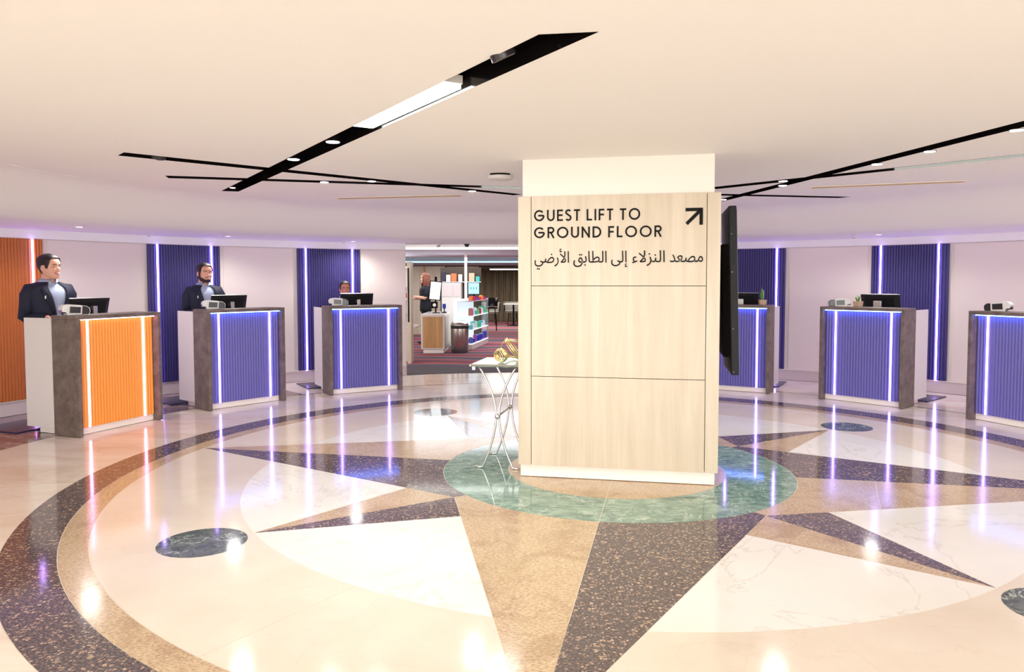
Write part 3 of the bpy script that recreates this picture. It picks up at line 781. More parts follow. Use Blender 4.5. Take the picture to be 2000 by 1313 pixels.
def gimbal(x, y, rot, label, big=1.0):
    t = thing('gimbal_spotlight', label, 'lamp', (x, y, ZC+.0), rot, 'unlit adjustable spotlights in the slots')
    MB().lathe([(0, .09), (.05*big, .09), (.052*big, .0), (.044*big, -.004), (.04*big, .02), (0, .03)], 20, Matrix.Rotation(radians(28), 4, 'X')).obj('lamp_head', 'smoke_black', t, smooth=True, angle=40)
    MB().tube([(.058*big*cos(a), 0, .03+.058*big*sin(a)) for a in [pi*i/12 for i in range(13)]], .004, 6).obj('lamp_yoke', 'silver', t)
gimbal(-.03, 3.12, radians(-58), 'unlit black spotlight at the near end of the long ceiling slot', 1.05)
gimbal(-2.60, 5.61, radians(40), 'unlit spotlight on the left end of the upper thin slot')
def line_light(p, q, w, label, m='tube_white', e=30, z=.005):
    p, q = Vector(p), Vector(q); L = (q-p).length; mid = (p+q)/2; a = atan2(q.y-p.y, q.x-p.x)
    t = thing('linear_light', label, 'lamp', (mid.x, mid.y, ZC+z), a, 'linear lights in the slots')
    MB().box(-L/2, L/2, -w/2, w/2, 0, .02).obj('diffuser', m, t)
    MB().box(-L/2-.01, L/2+.01, -w/2-.004, w/2+.004, .02, .06).obj('lamp_housing', 'white_plastic', t)
    if e: area('linear_lamp', (mid.x, mid.y, ZC-.005), (0, 0, a), L, w, e)
line_light((-.89, 4.53), (-.30, 3.60), .14, 'long bright white tube light in the big diagonal slot', e=24)
line_light((-.24, 7.32), (.30, 7.47), .06, 'thin white line light in the slot just left of the column', e=6, z=.01)
line_light((3.06, 6.24), (4.12, 5.05), .05, 'thin white line light in the slot at the upper right', e=12, z=.01)
# air grilles
for q, lb in (([(-1.938, 8.28), (-.548, 8.002), (-.519, 8.147), (-1.90, 8.42)], 'long narrow brass air grille in the ceiling left of the column'), ([(2.89, 7.366), (4.138, 6.912), (4.19, 7.05), (2.94, 7.50)], 'long narrow brass air grille in the ceiling right of the column')):
    c = sum((Vector(p) for p in q), Vector((0, 0)))/4; d = Vector(q[1])-Vector(q[0]); a = atan2(d.y, d.x); L = d.length
    t = thing('air_grille', lb, 'grille', (c.x, c.y, ZC), a, 'air grilles in the ceiling')
    f = MB()
    for s in (-1, 1): f.box(-L/2, L/2, s*.066-.008, s*.066+.008, -.006, -.0005)
    f.box(-L/2, -L/2+.016, -.058, .058, -.006, -.0005); f.box(L/2-.016, L/2, -.058, .058, -.006, -.0005); f.obj('frame', 'plaster', t)
    MB().box(-L/2+.016, L/2-.016, -.058, .058, -.002, -.0005).obj('backing', 'brass', t)
    for k in range(4): MB().box(-L/2+.016, L/2-.016, -.045+k*.027, -.041+k*.027, -.006, -.002).obj('slat', 'brass', t)
t = thing('ceiling_speaker', 'round white ceiling disc with a dark slit left of the column', 'ceiling speaker', (-.10, 6.51, ZC))
MB().lathe([(0, -.045), (.09, -.045), (.108, -.038), (.112, -.02), (.105, 0), (0, 0)], 32).obj('cover', 'white_plastic', t, smooth=True, angle=40)
MB().lathe([(.108, -.001), (.1135, -.001), (.1135, -.014), (.108, -.014)], 24, None, 0, radians(222), radians(318)).obj('slit', 'black', t)
# soffit downlights and sprinklers
for i, ((x, y), lb) in enumerate(zip([(-4.657, 8.176), (-3.698, 9.879), (-2.34, 11.19), (4.702, 9.731), (5.6, 7.9)], ['small downlight in the soffit above the orange desk', 'small downlight in the soffit above the monitor of the bearded man', 'small downlight in the soffit nearest the shop opening', 'small downlight in the soffit above the right desk with the plant', 'small downlight in the soffit beyond the right edge'])):
    t = thing('soffit_downlight', lb, 'lamp', (x, y, ZS), 0, 'small downlights in the soffit')
    MB().lathe([(.052, -.0005), (.058, -.005), (.042, -.006), (.040, -.001)], 24).obj('trim_ring', 'white_plastic', t, smooth=True)
    MB().lathe([(0, -.003), (.040, -.003), (.040, -.001), (0, -.001)], 20).obj('lamp_lens', 'lamp_white', t)
    spot(x, y, ZS-.02, 40, 160)
for (x, y), lb in zip([(-4.467, 9.329), (-2.46, 11.08), (4.485, 9.946), (2.85, 9.6)], ['small sprinkler head in the soffit between the orange and the next panel', 'small sprinkler head beside the downlight nearest the shop', 'small sprinkler head in the soffit left of the right-hand panels', 'small sprinkler head beside the top of the black display']):
    t = thing('sprinkler', lb, 'sprinkler', (x, y, ZS), 0, 'sprinkler heads in the soffit')
    MB().lathe([(.022, -.0005), (.022, -.004), (.008, -.006), (.008, -.03), (.0, -.03)], 12).obj('stem', 'silver', t)
    MB().lathe([(0, -.036), (.016, -.036), (.016, -.033), (0, -.033)], 12).obj('deflector', 'black', t)

# ------------------------------------------------------------------ people
PROF = [(0, .0, .30, .02), (.02, .13, .37, .02), (.07, .20, .395, .04), (.14, .255, .39, .08), (.24, .30, .375, .18), (.34, .325, .375, .30), (.44, .335, .375, .385),
        (.52, .34, .365, .43), (.60, .345, .395, .45), (.68, .345, .395, .46), (.76, .335, .375, .455), (.84, .30, .325, .42), (.91, .235, .25, .34), (.96, .155, .165, .24), (.99, .08, .085, .13), (1, .0, .0, .03)]
def interp(z, k):
    for a, b in zip(PROF, PROF[1:]):
        if a[0] <= z <= b[0]:
            t = (z-a[0])/(b[0]-a[0]+1e-9); return a[k]+(b[k]-a[k])*t
    return PROF[-1][k]
def g(x, s): return math.exp(-(x/s)**2)
def head_pt(z, ph, smile=0):
    """ph=0 is the face (-y); unit head height"""
    w, f, b = interp(z, 1), interp(z, 2), interp(z, 3)
    s, c = sin(ph), cos(ph); e = .86
    x = w*math.copysign(abs(s)**e, s); y = -(f*abs(c)**e) if c > 0 else b*abs(c)**e
    if c > 0:
        n = g(x, .052)*(.115*g(z-.375, .055)+.06*g(z-.46, .07)); y -= n
        y -= .012*g(x, .12)*(g(z-.225, .03)); y += .018*g(x, .1)*g(z-.29, .02)
        for sx in (-1, 1):
            y += .035*g(x-sx*.15, .075)*g(z-.50, .045); y -= .02*g(x-sx*.2, .09)*g(z-.36, .07)
            x += sx*.01*smile*g(x-sx*.24, .08)*g(z-.30, .08)
    return (x, y, z)
def head_mesh(hh, zlo=0, scale=1.0, keep=None, nz=44, nph=56):
    zs = [.5-.5*cos(pi*i/nz) for i in range(nz+1)]; m = MB(); pts = []
    for z in zs:
        for k in range(nph): pts.append(head_pt(z, 2*pi*k/nph, 1))
    c = Vector((0, .03, .55)); v = [tuple(((Vector(p)-c)*scale+c)*hh) for p in pts]; f = []
    for j in range(nz):
        for k in range(nph):
            q = (j*nph+k, j*nph+(k+1) % nph, (j+1)*nph+(k+1) % nph, (j+1)*nph+k)
            if keep is None or keep((zs[j]+zs[j+1])/2, (2*pi*(k+.5)/nph+pi) % (2*pi)-pi): f.append(q)
    m.add(v, f); return m
TORSO = [(.485, .100, .068, 0), (.52, .104, .072, .004), (.57, .094, .066, 0), (.62, .090, .062, -.002), (.67, .096, .066, -.002), (.72, .106, .072, -.002), (.76, .114, .073, 0), (.79, .118, .066, .004), (.812, .106, .055, .008), (.828, .075, .045, .012), (.842, .045, .038, .012), (.86, .036, .036, .010), (.89, .034, .036, .004)]
def tring(z, w, d, yc, Ht, sc=1.0, a0=None, a1=None, n=32):
    out = []
    for i in range(n + (0 if a0 is None else 1)):
        a = 2*pi*i/n if a0 is None else a0+(a1-a0)*i/n     # a measured from the front (-y)
        s, c = sin(a), cos(a); e = .8
        out.append((w*sc*math.copysign(abs(s)**e, s)*Ht, (yc - d*sc*math.copysign(abs(c)**e, c))*Ht, z*Ht))
    return out
def hand(m, wp, dr, up, side, Ht, mi=0):
    """palm and five bent fingers; wp wrist, dr pointing direction, up back-of-hand normal"""
    dr = dr.normalized(); sd = dr.cross(up).normalized()*side; up = up.normalized(); L = .105*Ht/1.75*1.75/1.0*.58
    k = Ht/1.75
    m.tube([wp-dr*.02*k, wp+dr*.02*k, wp+dr*.055*k, wp+dr*.088*k], [.026*k, .030*k, .038*k, .034*k], 12, flat=.5, mi=mi)
    for i, (o, ln) in enumerate(((-.028, .070), (-.010, .080), (.009, .075), (.027, .058))):
        b = wp+dr*.078*k+sd*o*k
        m.tube([b, b+dr*ln*.4*k-up*.004*k, b+dr*ln*.72*k-up*.018*k, b+dr*ln*.9*k-up*.036*k], [.0095*k, .009*k, .008*k, .006*k], 8, mi=mi)
    b = wp+dr*.022*k-sd*.026*k
    m.tube([b, b+dr*.026*k-sd*.022*k-up*.006*k, b+dr*.055*k-sd*.028*k-up*.016*k], [.012*k, .0105*k, .008*k], 8, mi=mi)
def remesh(mb_, name, m, voxel, parent):
    o = mb_.obj('tmp', m); r = o.modifiers.new('r', 'REMESH'); r.mode = 'VOXEL'; r.voxel_size = voxel; r.use_smooth_shade = True
    s = o.modifiers.new('s', 'SMOOTH'); s.iterations = 3; s.factor = .4
    dg = bpy.context.evaluated_depsgraph_get(); me = bpy.data.meshes.new_from_object(o.evaluated_get(dg)); me.name = name
    bpy.data.objects.remove(o); me.polygons.foreach_set('use_smooth', [True]*len(me.polygons))
    n = bpy.data.objects.new(name, me); COL.objects.link(n); n.parent = parent; return n
def person(label, loc, face_deg, head_turn, Ht, hair='hair_dark', beard=False, glasses=False, female=False, suit=True, arms='desk', broad=1.0):
    t = thing('person', label, 'person', loc, radians(face_deg)+pi/2)
    hh = .143*Ht
    TR = [(z, w*broad, d*broad**.5, y) if z < .83 else (z, w, d, y) for z, w, d, y in TORSO]
    b = MB(); b.loft([tring(z, w, d, y, Ht) for z, w, d, y in TR])
    J = {}
    for s in (-1, 1):
        sh = Vector((s*.100*broad, .006, .793)); 
        if arms == 'desk': el = Vector((s*.128*broad, .022, .632)); wr = Vector((s*.075, -.098, .632))
        elif arms == 'reach': el = Vector((s*.125, -.02, .65)); wr = Vector((s*.06, -.17, .64 + (.03 if s > 0 else 0)))
        J[s] = (sh, el, wr)
        b.tube([sh*Ht, (sh*.5+el*.5)*Ht, el*Ht], [.027*Ht*broad, .027*Ht, .024*Ht], 12); b.tube([el*Ht, (el*.5+wr*.5)*Ht, wr*Ht], [.025*Ht, .022*Ht, .016*Ht], 12)
        b.ell(tuple(sh*Ht), (.029*Ht*broad,)*3)
        hand(b, wr*Ht, (wr-el)*Ht, Vector((0, 0, 1)), s, Ht)
        hip = Vector((s*.05, 0, .50)); kn = Vector((s*.055, -.008, .285)); an = Vector((s*.056, .012, .045))
        b.tube([hip*Ht, (hip*.5+kn*.5)*Ht, kn*Ht, (kn*.6+an*.4)*Ht, an*Ht], [.05*Ht, .044*Ht, .033*Ht, .033*Ht, .022*Ht], 14)
        b.tube([(an+Vector((0, .02, -.025)))*Ht, (an+Vector((s*.01, -.06, -.03)))*Ht, (an+Vector((s*.014, -.11, -.034)))*Ht], [.022*Ht, .02*Ht, .012*Ht], 10, flat=.6)
    # head, turned on the neck
    HT = Matrix.Translation((0, -.006*Ht, Ht-hh)) @ Matrix.Rotation(radians(head_turn), 4, 'Z')
    hm = head_mesh(hh); b.add(hm.v, hm.f, HT)
    for s in (-1, 1): b.ell((s*.345*hh, .05*hh, .44*hh), (.035*hh, .075*hh, .115*hh), 12, 8, HT)
    body = remesh(b, 'body', 'skin_red' if glasses else 'skin', .0052, t)
    # face
    for s in (-1, 1):
        p = head_pt(.495, s*.40); MB().ell((s*.145*hh, (p[1]+.02)*hh, .495*hh), (.062*hh, .028*hh, .026*hh), 12, 8, HT).obj('eye', 'teeth', body, smooth=True)
        MB().ell((s*.140*hh, (p[1]-.002)*hh, .495*hh), (.028*hh, .014*hh, .026*hh), 10, 8, HT).obj('iris', 'eye', body, smooth=True)
        br = [tuple(Vector(head_pt(.575+.02*sin(pi*q), s*(.12+.55*q)))*hh*1.01) for q in (0, .25, .5, .75, 1)]
        MB().tube(br, [.014*hh, .022*hh, .022*hh, .018*hh, .008*hh], 6, HT, flat=.7).obj('eyebrow', hair if not female else 'hair_dark', body, smooth=True)
    mo = [tuple(Vector(head_pt(.215+.05*abs(q)**1.6, q*.48))*hh*1.012) for q in [-1+.2*i for i in range(11)]]
    MB().tube(mo, [.006*hh]+[.02*hh]*9+[.006*hh], 6, HT).obj('mouth', 'lip', body, smooth=True)
    te = [tuple(Vector(head_pt(.222+.045*abs(q)**1.6, q*.48))*hh*1.025) for q in [-.7+.14*i for i in range(11)]]
    MB().tube(te, [.003*hh]+[.012*hh]*9+[.003*hh], 6, HT).obj('teeth', 'teeth', body, smooth=True)
    if beard:
        k = lambda z, ph: abs(ph) < 1.75 and (z < .16+.20*max(0, abs(ph)-.45) or (z < .45 and abs(ph) > 1.15) or (.262 < z < .30 and abs(ph) < .42))
        head_mesh(hh, 0, 1.022, k).obj('beard', 'beard', body, smooth=True).data.transform(HT)
    # hair
    if female and hair == 'hair_red':
        k = lambda z, ph: z > .82 or (abs(ph) > .75)
        hm = head_mesh(hh, 0, 1.13, k); ho = hm.obj('hair', hair, body, smooth=True); ho.data.transform(HT)
        lk = MB()
        for a in [-2.6+.26*i for i in range(21)]:
            a2 = a if abs(a) > .9 else math.copysign(.9, a)
            x, y = sin(a2)*.37*hh, -cos(a2)*.38*hh+.03*hh
            lk.tube([(x*.9, y*.9, .75*hh), (x*1.12, y*1.1, .45*hh), (x*1.22, y*1.18, .1*hh), (x*1.15, y*1.2+.01, -.4*hh), (x*1.0, y*1.1+.02, -.8*hh)], [.05*hh, .085*hh, .09*hh, .08*hh, .03*hh], 7)
        o = lk.obj('hair_lock', hair, ho, smooth=True); o.data.transform(HT)
    else:
        side = .50 if not female else .40
        HL = [(0, .83), (.6, .83), (.85, .76), (1.02, .62), (1.14, .46), (1.34, .42), (1.42, .56), (1.72, .56), (1.85, .34), (2.3, .24), (3.2, .20)]
        def hl(p):
            p = abs(p)
            for (a, b_), (c, d_) in zip(HL, HL[1:]):
                if a <= p <= c: return b_+(d_-b_)*(p-a)/(c-a)
            return .2
        k = lambda z, ph: z > hl(ph)
        ho = head_mesh(hh, 0, 1.075, k, 70, 112)
        for i, v in enumerate(list(ho.v)):
            if v[2] > .7*hh: ho.v[i] = (v[0], v[1], v[2]+.03*hh)
        o = ho.obj('hair', hair, body, smooth=True); o.data.transform(HT)
        sm = o.modifiers.new('solid', 'SOLIDIFY'); sm.thickness = .03*hh; sm.offset = -1
        if female:
            MB().ell((0, .42*hh, .8*hh), (.17*hh, .15*hh, .15*hh), 14, 10, HT).obj('hair_bun', hair, o, smooth=True)
    if glasses:
        gm = MB()
        for s in (-1, 1):
            y = (head_pt(.49, s*.4)[1]-.05)*hh
            gm.tube([(s*.15*hh+.105*hh*cos(a), y, .49*hh+.075*hh*sin(a)) for a in [2*pi*i/16 for i in range(16)]], .008*hh, 6, HT, closed=True)
            gm.tube([(s*.25*hh, y, .51*hh), (s*.35*hh, .05*hh, .50*hh)], .008*hh, 6, HT)
        gm.tube([(-.05*hh, (head_pt(.49, 0)[1])*hh-.01*hh, .5*hh), (.05*hh, (head_pt(.49, 0)[1])*hh-.01*hh, .5*hh)], .008*hh, 6, HT)
        gm.obj('glasses', 'smoke_black', t)
    # clothes
    def at(z):
        for a, c in zip(TR, TR[1:]):
            if a[0] <= z <= c[0]:
                u = (z-a[0])/(c[0]-a[0]); return tuple(a[i]+(c[i]-a[i])*u for i in range(4))
        return TR[-1]
    if suit:
        zs = [.50, .54, .58, .62, .66, .70, .74, .77, .79, .805, .817, .828, .838]
        sh_ = MB(); sh_.loft([tring(*at(z), Ht, 1.05) for z in zs]); sh = sh_.obj('shirt', 'shirt_blue', t, smooth=True)
        # collar with two points
        cl = MB()
        for s in (-1, 1):
            rg = []
            for i in range(9):
                a = s*(.25+(pi-.25)*i/8); lo = .832-(.020*(1-i/8)**2)
                c_, d_ = .050, .046
                rg.append([(c_*sin(a)*Ht*1.18, (.012-d_*cos(a)*1.22)*Ht, lo*Ht), (c_*sin(a)*Ht*.98, (.012-d_*cos(a)*1.0)*Ht, .858*Ht), (c_*sin(a)*Ht*.90, (.012-d_*cos(a)*.93)*Ht, .850*Ht)])
            cl.loft(rg, cap=False)
        cl.obj('collar', 'shirt_blue', sh, smooth=True)
        for z in (.66, .70, .74, .78): w_ = at(z); MB().ell((0, (w_[3]-w_[2]*1.05)*Ht-.002, z*Ht), (.005, .002, .005), 8, 6).obj('button', 'white_plastic', sh)
        # jacket: open V at the front
        jk = MB(); rings = []
        for z in [.46, .50, .54, .58, .62, .655, .69, .72, .75, .775, .795, .81, .82, .83, .838]:
            w, d, y = at(max(z, .486))[1:]
            gp = .03 if z < .61 else .03+.31*((z-.61)/.228)**.9
            fl = 1.13 if z > .5 else 1.16
            if z > .825: w, d = w*1.0, d*1.02
            rings.append(tring(z, w, d, y, Ht, fl, gp, 2*pi-gp, 40))
        jk.loft(rings, cap=False, closed=False)
        for s in (-1, 1):
            sh1, el, wr = J[s]
            p0 = sh1+Vector((-s*.035, 0, .012))
            jk.tube([p0*Ht, (sh1+Vector((s*.004, 0, .002)))*Ht, (sh1+Vector((s*.018, 0, -.03)))*Ht, (sh1*.45+el*.55+Vector((s*.006, 0, 0)))*Ht, el*Ht, (el+(el-sh1).normalized()*.006+(wr-el)*.12)*Ht, (el*.45+wr*.55)*Ht, (el*.10+wr*.90)*Ht],
                    [.030*Ht, .038*Ht*broad, .040*Ht*broad, .038*Ht, .036*Ht, .035*Ht, .030*Ht, .026*Ht], 20)
        j = jk.obj('jacket', 'navy_suit', t, smooth=True)
        so = j.modifiers.new('solid', 'SOLIDIFY'); so.thickness = .006; so.offset = 1
        # lapels
        for s in (-1, 1):
            lp = MB(); rg = []
            for z in [.645, .68, .715, .745, .77, .79, .808, .822, .834]:
                w, d, y = at(z)[1:]; gp = .03+.31*((z-.61)/.228)**.9; wd = (.02+.40*min(1, (z-.64)/.11))*(1 if z < .80 else 1-(z-.80)*12)
                a = []
                for q in (0, .5, 1):
                    an = s*(gp+wd*q*.8); ss, cc = sin(an), cos(an); e = .8
                    a.append((w*1.17*math.copysign(abs(ss)**e, ss)*Ht, (y-d*1.20*abs(cc)**e)*Ht-.004, z*Ht))
                rg.append(a)
            lp.loft(rg, cap=False, closed=False); o = lp.obj('lapel', 'navy_suit', j, smooth=True)
            so = o.modifiers.new('solid', 'SOLIDIFY'); so.thickness = .004
        w, d, y = at(.752)[1:]; an = -.55; ss, cc = sin(an), cos(an)
        MB().box(-.006, .006, -.004, .004, -.016, .016, Matrix.Translation((w*1.17*-abs(ss)**.8*Ht, (y-d*1.20*cc**.8)*Ht-.012, .752*Ht)) @ Matrix.Rotation(-.5, 4, 'Z')).obj('lapel_badge', 'white_plastic', j, bev=.002)
    else:
        jk = MB(); jk.loft([tring(z, *at(max(z, .486))[1:], Ht, 1.16 if z < .8 else 1.06) for z in [.46, .50, .54, .58, .62, .66, .70, .74, .77, .79, .805, .817, .828]])
        for s in (-1, 1):
            sh1, el, wr = J[s]
            jk.tube([(sh1+Vector((-s*.03, 0, .008)))*Ht, sh1*Ht, (sh1*.5+el*.5)*Ht, (sh1*.12+el*.88)*Ht], [.032*Ht, .042*Ht, .037*Ht, .034*Ht], 14)
        jk.obj('top', 'black_cloth', t, smooth=True)
    tr = MB()
    for s in (-1, 1):
        hip = Vector((s*.048, 0, .515)); kn = Vector((s*.055, -.008, .285)); an = Vector((s*.056, .010, .035))
        tr.tube([hip*Ht, (hip*.5+kn*.5)*Ht, kn*Ht, (kn*.5+an*.5)*Ht, an*Ht], [.054*Ht, .051*Ht, .041*Ht, .038*Ht, .033*Ht], 16)
        q = an+Vector((0, 0, -.018))
        so_ = MB(); so_.tube([(q+Vector((0, .035, .0)))*Ht, q*Ht, (q+Vector((s*.01, -.06, -.002)))*Ht, (q+Vector((s*.014, -.105, -.004)))*Ht, (q+Vector((s*.014, -.118, -.006)))*Ht], [.014*Ht, .026*Ht, .026*Ht, .022*Ht, .010*Ht], 14, flat=.62)
        o = so_.obj('shoe', 'shoe', t, smooth=True); mn = min(v.co.z for v in o.data.vertices); o.data.transform(Matrix.Translation((0, 0, .003-mn)))
    tr.loft([tring(z, *at(max(z, .486))[1:], Ht, 1.08) for z in (.485, .51, .54, .57)])
    tr.obj('trousers', 'trousers', t, smooth=True)
    return t
P1 = person('man in dark navy suit and pale blue shirt smiling behind the orange desk', (-4.87, 7.96, .0), -24, 16, 1.775, broad=1.08)
P2 = person('bearded man in dark suit smiling behind the second desk from the left', (-3.93, 9.66, .013), -48, 8, 1.71, beard=True)
P3 = person('woman with dark hair tied back and glasses, mostly hidden by the monitor', (-2.43, 10.98, .013), -68, 2, 1.475, female=True, glasses=True)
P4 = person('red-haired shopper in black clothes standing by the bright shop shelves', (-2.04, 17.85, .012), 196, 4, 1.66, hair='hair_red', female=True, suit=False, arms='reach')
tag(MB().box(-.05, .05, -.035, .035, 0, .11).obj('snack_box', 'red_thing', bev=.004), 'small red packet held in the hands of the red-haired shopper', 'box', loc=(-2.43, 17.70, 1.10))

# ------------------------------------------------------------------ shop beyond the opening
cf = struct(MB().prism([(-8, 12.9), (8, 12.9), (8, 29), (-8, 29)], -.02, .006).obj('floor_shop', 'carpet'))
bd = MB(); bd.prism(arc(WC, WR+.02, radians(OA-6), radians(OB+4), 16)+[(-4, 12.9), (4.5, 12.9)], -.02, .0075)
bd.obj('carpet_border', 'carpet_edge', cf)
struct(MB().box(-8, 8, 27.9, 28.05, 0, 2.3).obj('wall_shop_back', 'dark_wood'))
struct(MB().box(-8, -7.9, 12.5, 28, 0, 2.3).obj('wall_shop_left', 'wall_paint'))
struct(MB().box(7.9, 8, 12.5, 28, 0, 2.3).obj('wall_shop_right', 'wall_paint'))
struct(MB().box(-8, 8, 12.35, 20, 2.11, 2.2).obj('ceiling_shop', 'shop_ceiling'))
struct(MB().box(-8, 8, 20.0, 28, 1.97, 2.2).obj('ceiling_shop_low', 'shop_cove'))
struct(MB().box(-8, 8, 23.4, 28, 1.90, 1.968).obj('trim_shop_bulkhead', 'dark_wood'))
t = thing('cove_light', 'long bright white light line across the shop ceiling edge', 'lamp', (0, 12.62, 2.02))
MB().box(-2.6, 2.6, -.02, .02, 0, .03).obj('diffuser', 'cove_white', t); MB().box(-2.6, 2.6, -.05, .05, .031, .08).obj('lamp_housing', 'white_plastic', t)
t = thing('cove_light', 'bright white light line above the curtains at the shop back', 'lamp', (.3, 25.6, 1.865))
MB().box(-1.05, 2.6, -.04, .04, 0, .025).obj('diffuser', 'cove_white', t)
# security domes
for (x, y, z), m_, lb in (((-.72, 12.1, ZS), 'smoke_black', 'black security camera dome above the shop opening'), ((-1.18, 12.15, ZS), 'silver', 'grey security camera dome above the shop opening')):
    t = thing('security_camera', lb, 'camera', (x, y, z))
    MB().lathe([(.0, -.0005), (.045, -.0005), (.045, -.015), (.038, -.02)], 20).obj('mount', m_, t, smooth=True, angle=40)
    MB().lathe([(.037, -.018), (.033, -.035), (.02, -.048), (0, -.052)], 20).obj('dome', m_, t, smooth=True)
# wood wall
ww = struct(MB().box(-3.6, -1.87, 21.0, 21.1, 0, 1.90).obj('wall_shop_oak', 'pale_oak'))
for x in (-3.0, -2.43, -1.86): MB().box(x-.02, x+.02, 20.96, 21.0, .0, 1.9).obj('batten', 'warm_oak', ww)
struct(MB().box(-1.86, -.95, 21.6, 21.7, 0, 1.90).obj('wall_shop_grey', 'skirting'))
# curtains
ct = thing('curtain', 'long olive-brown pleated curtain across the back of the shop', 'curtain', (0, 27.6, 0))
m = MB(); N = 200; pts = []
for i in range(N*4+1):
    x = -2.2+7.2*i/(N*4); pts.append((x, .08*sin(i*2*pi/26)+.02*sin(i*.9)))
v = [(x, y, .02) for x, y in pts]+[(x, y, 1.88) for x, y in pts]; n = len(pts)
m.add(v, [(i, i+1, n+i+1, n+i) for i in range(n-1)]); m.obj('pleats', 'curtain_fabric', ct, smooth=True)
MB().tube([(-2.2, 0, 1.885), (5, 0, 1.885)], .012, 8).obj('rail', 'silver', ct)
# till kiosk
k = thing('till_kiosk', 'oak-fronted white till kiosk with rounded corners in the shop', 'kiosk', (-1.63, 15.5, .006), radians(-1))
MB().box(-.245, .245, 0, 1.1, .07, .815).obj('body', 'white_lacquer', k, bev=.02)
MB().box(-.205, .205, -.012, -.001, .11, .755).obj('front_board', 'warm_oak', k, bev=.006)
MB().box(-.20, .22, .02, 1.05, 0, .068).obj('plinth', 'plaster', k)
MB().box(.246, .256, .08, .95, .11, .755).obj('side_board', 'pale_oak', k, bev=.006)
s = thing('payment_terminal', 'tall white touch screen on a black stand on the kiosk', 'screen', (-1.60, 15.85, .822), radians(8))
T = Matrix.Rotation(radians(-10), 4, 'Y')
MB().box(-.015, .015, -.01, .02, 0, .56).obj('stand', 'black', s); MB().box(-.07, .09, -.05, .09, 0, .012).obj('base', 'black', s)
h_ = MB().box(-.125, .125, -.025, .0, .0, .40, Matrix.Translation((-.03, -.02, .27)) @ Matrix.Rotation(radians(6), 4, 'Y')).obj('screen_housing', 'black', s, bev=.006)
MB().box(-.105, .105, -.0275, -.0255, .02, .38, Matrix.Translation((-.03, -.02, .27)) @ Matrix.Rotation(radians(6), 4, 'Y')).obj('screen', 'screen_white', h_)
MB().tube([(.05*cos(a)-.01, -.0495, .47+.05*sin(a)) for a in [2*pi*i/24 for i in range(24)]], .003, 6, closed=True).obj('screen_ring', 'screen_teal', h_)
MB().box(-.10, .04, -.05, .05, .10, .24).obj('card_reader', 'black', s, bev=.01)
MB().lathe([(0, 0), (.035, 0), (.035, .01), (0, .01)], 16, Matrix.Translation((-.03, -.051, .17)) @ Matrix.Rotation(pi/2, 4, 'X')).obj('reader_ring', 'silver', s)
MB().box(-.02, .03, -.03, .02, .66, .76).obj('camera_bar', 'black', s, bev=.006)
s = thing('card_reader', 'small blue-lit card reader on the kiosk right of the touch screen', 'card reader', (-1.43, 15.95, .822))
MB().box(-.05, .05, -.03, .05, 0, .02).obj('base', 'black', s); MB().tube([(0, 0, .02), (0, 0, .1)], .012, 8).obj('stem', 'black', s)
MB().box(-.035, .035, -.03, .01, .09, .19).obj('keypad', 'pack_1', s, bev=.006)
# bin
b = thing('waste_bin', 'brushed steel waste bin with black domed lid beside the kiosk', 'bin', (-1.09, 15.70, .007))
MB().lathe([(0, 0), (.165, 0), (.18, .02), (.185, .50), (0, .50)], 32).obj('body', 'steel', b, smooth=True, angle=40)
MB().lathe([(.188, .50), (.192, .56), (.188, .565)], 32).obj('rim_band', 'smoke_black', b, smooth=True, angle=40)
MB().lathe([(.188, .562), (.18, .60), (.15, .64), (.08, .665), (0, .67)], 32).obj('lid', 'steel', b, smooth=True)
# lit display shelf, running back from the bin
gx, gy = -.845, 16.2; dirv = Vector((.28, 1.8)); GL = dirv.length; ga = atan2(dirv.y, dirv.x)
gd = thing('display_shelf', 'white lit glass display shelf packed with small goods behind the bin', 'shelf', (gx, gy, .007), ga)
# local x runs along the right side, +y is to the left (inside the unit)
MB().box(0, GL, 0, .42, 0, .12).obj('base', 'white_lacquer', gd, bev=.01)
MB().box(0, GL, .34, .42, .12, 1.08).obj('back_panel', 'lit_white', gd)
for z in (.12, .42, .72, 1.04): MB().box(0, GL, .0, .34, z, z+.012).obj('shelf', 'lit_white' if z < 1 else 'white_lacquer', gd)
for x in (0, GL-.01): MB().box(x, x+.01, 0, .34, .12, 1.08).obj('end_panel', 'clear', gd)
rn = random.Random(4)
GT = gd.matrix_basis if False else (Matrix.Translation((gx, gy, .007)) @ Matrix.Rotation(ga, 4, 'Z'))
PACKN = {'0': 'red', '1': 'blue', '2': 'teal', '3': 'white', '4': 'yellow', '5': 'purple', '6': 'dark', '7': 'green', '8': 'orange'}
ORD = 'first second third fourth fifth sixth seventh eighth ninth tenth eleventh twelfth thirteenth fourteenth fifteenth sixteenth seventeenth eighteenth nineteenth twentieth'.split()
proto = {}
def pack(kind, x, y, z, rz, label, group, T, size):
    key = (kind,)+size
    if key not in proto:
        me = MB().box(-size[0]/2, size[0]/2, -size[1]/2, size[1]/2, 0, size[2])
        me.box(-size[0]/2*.9, size[0]/2*.9, -size[1]/2*.6, size[1]/2*.6, size[2], size[2]*1.1)
        proto[key] = me.mesh('snack_packet', ('pack_%d' % kind,))
    o = bpy.data.objects.new('snack_packet', proto[key]); COL.objects.link(o)
    p = T @ Vector((x, y, z)); o.location = p; o.rotation_euler = (0, 0, ga+rz)
    tag(o, label, 'packet', group); return o
rowpal = [('lowest', .133, [1, 6, 1, 3, 5, 6, 1, 3]), ('middle', .433, [2, 7, 3, 2, 3, 2, 7, 1]), ('upper', .733, [0, 0, 3, 7, 2, 3, 7, 2]), ('top', 1.053, [5, 4, 0, 1, 0, 8, 7, 5])]
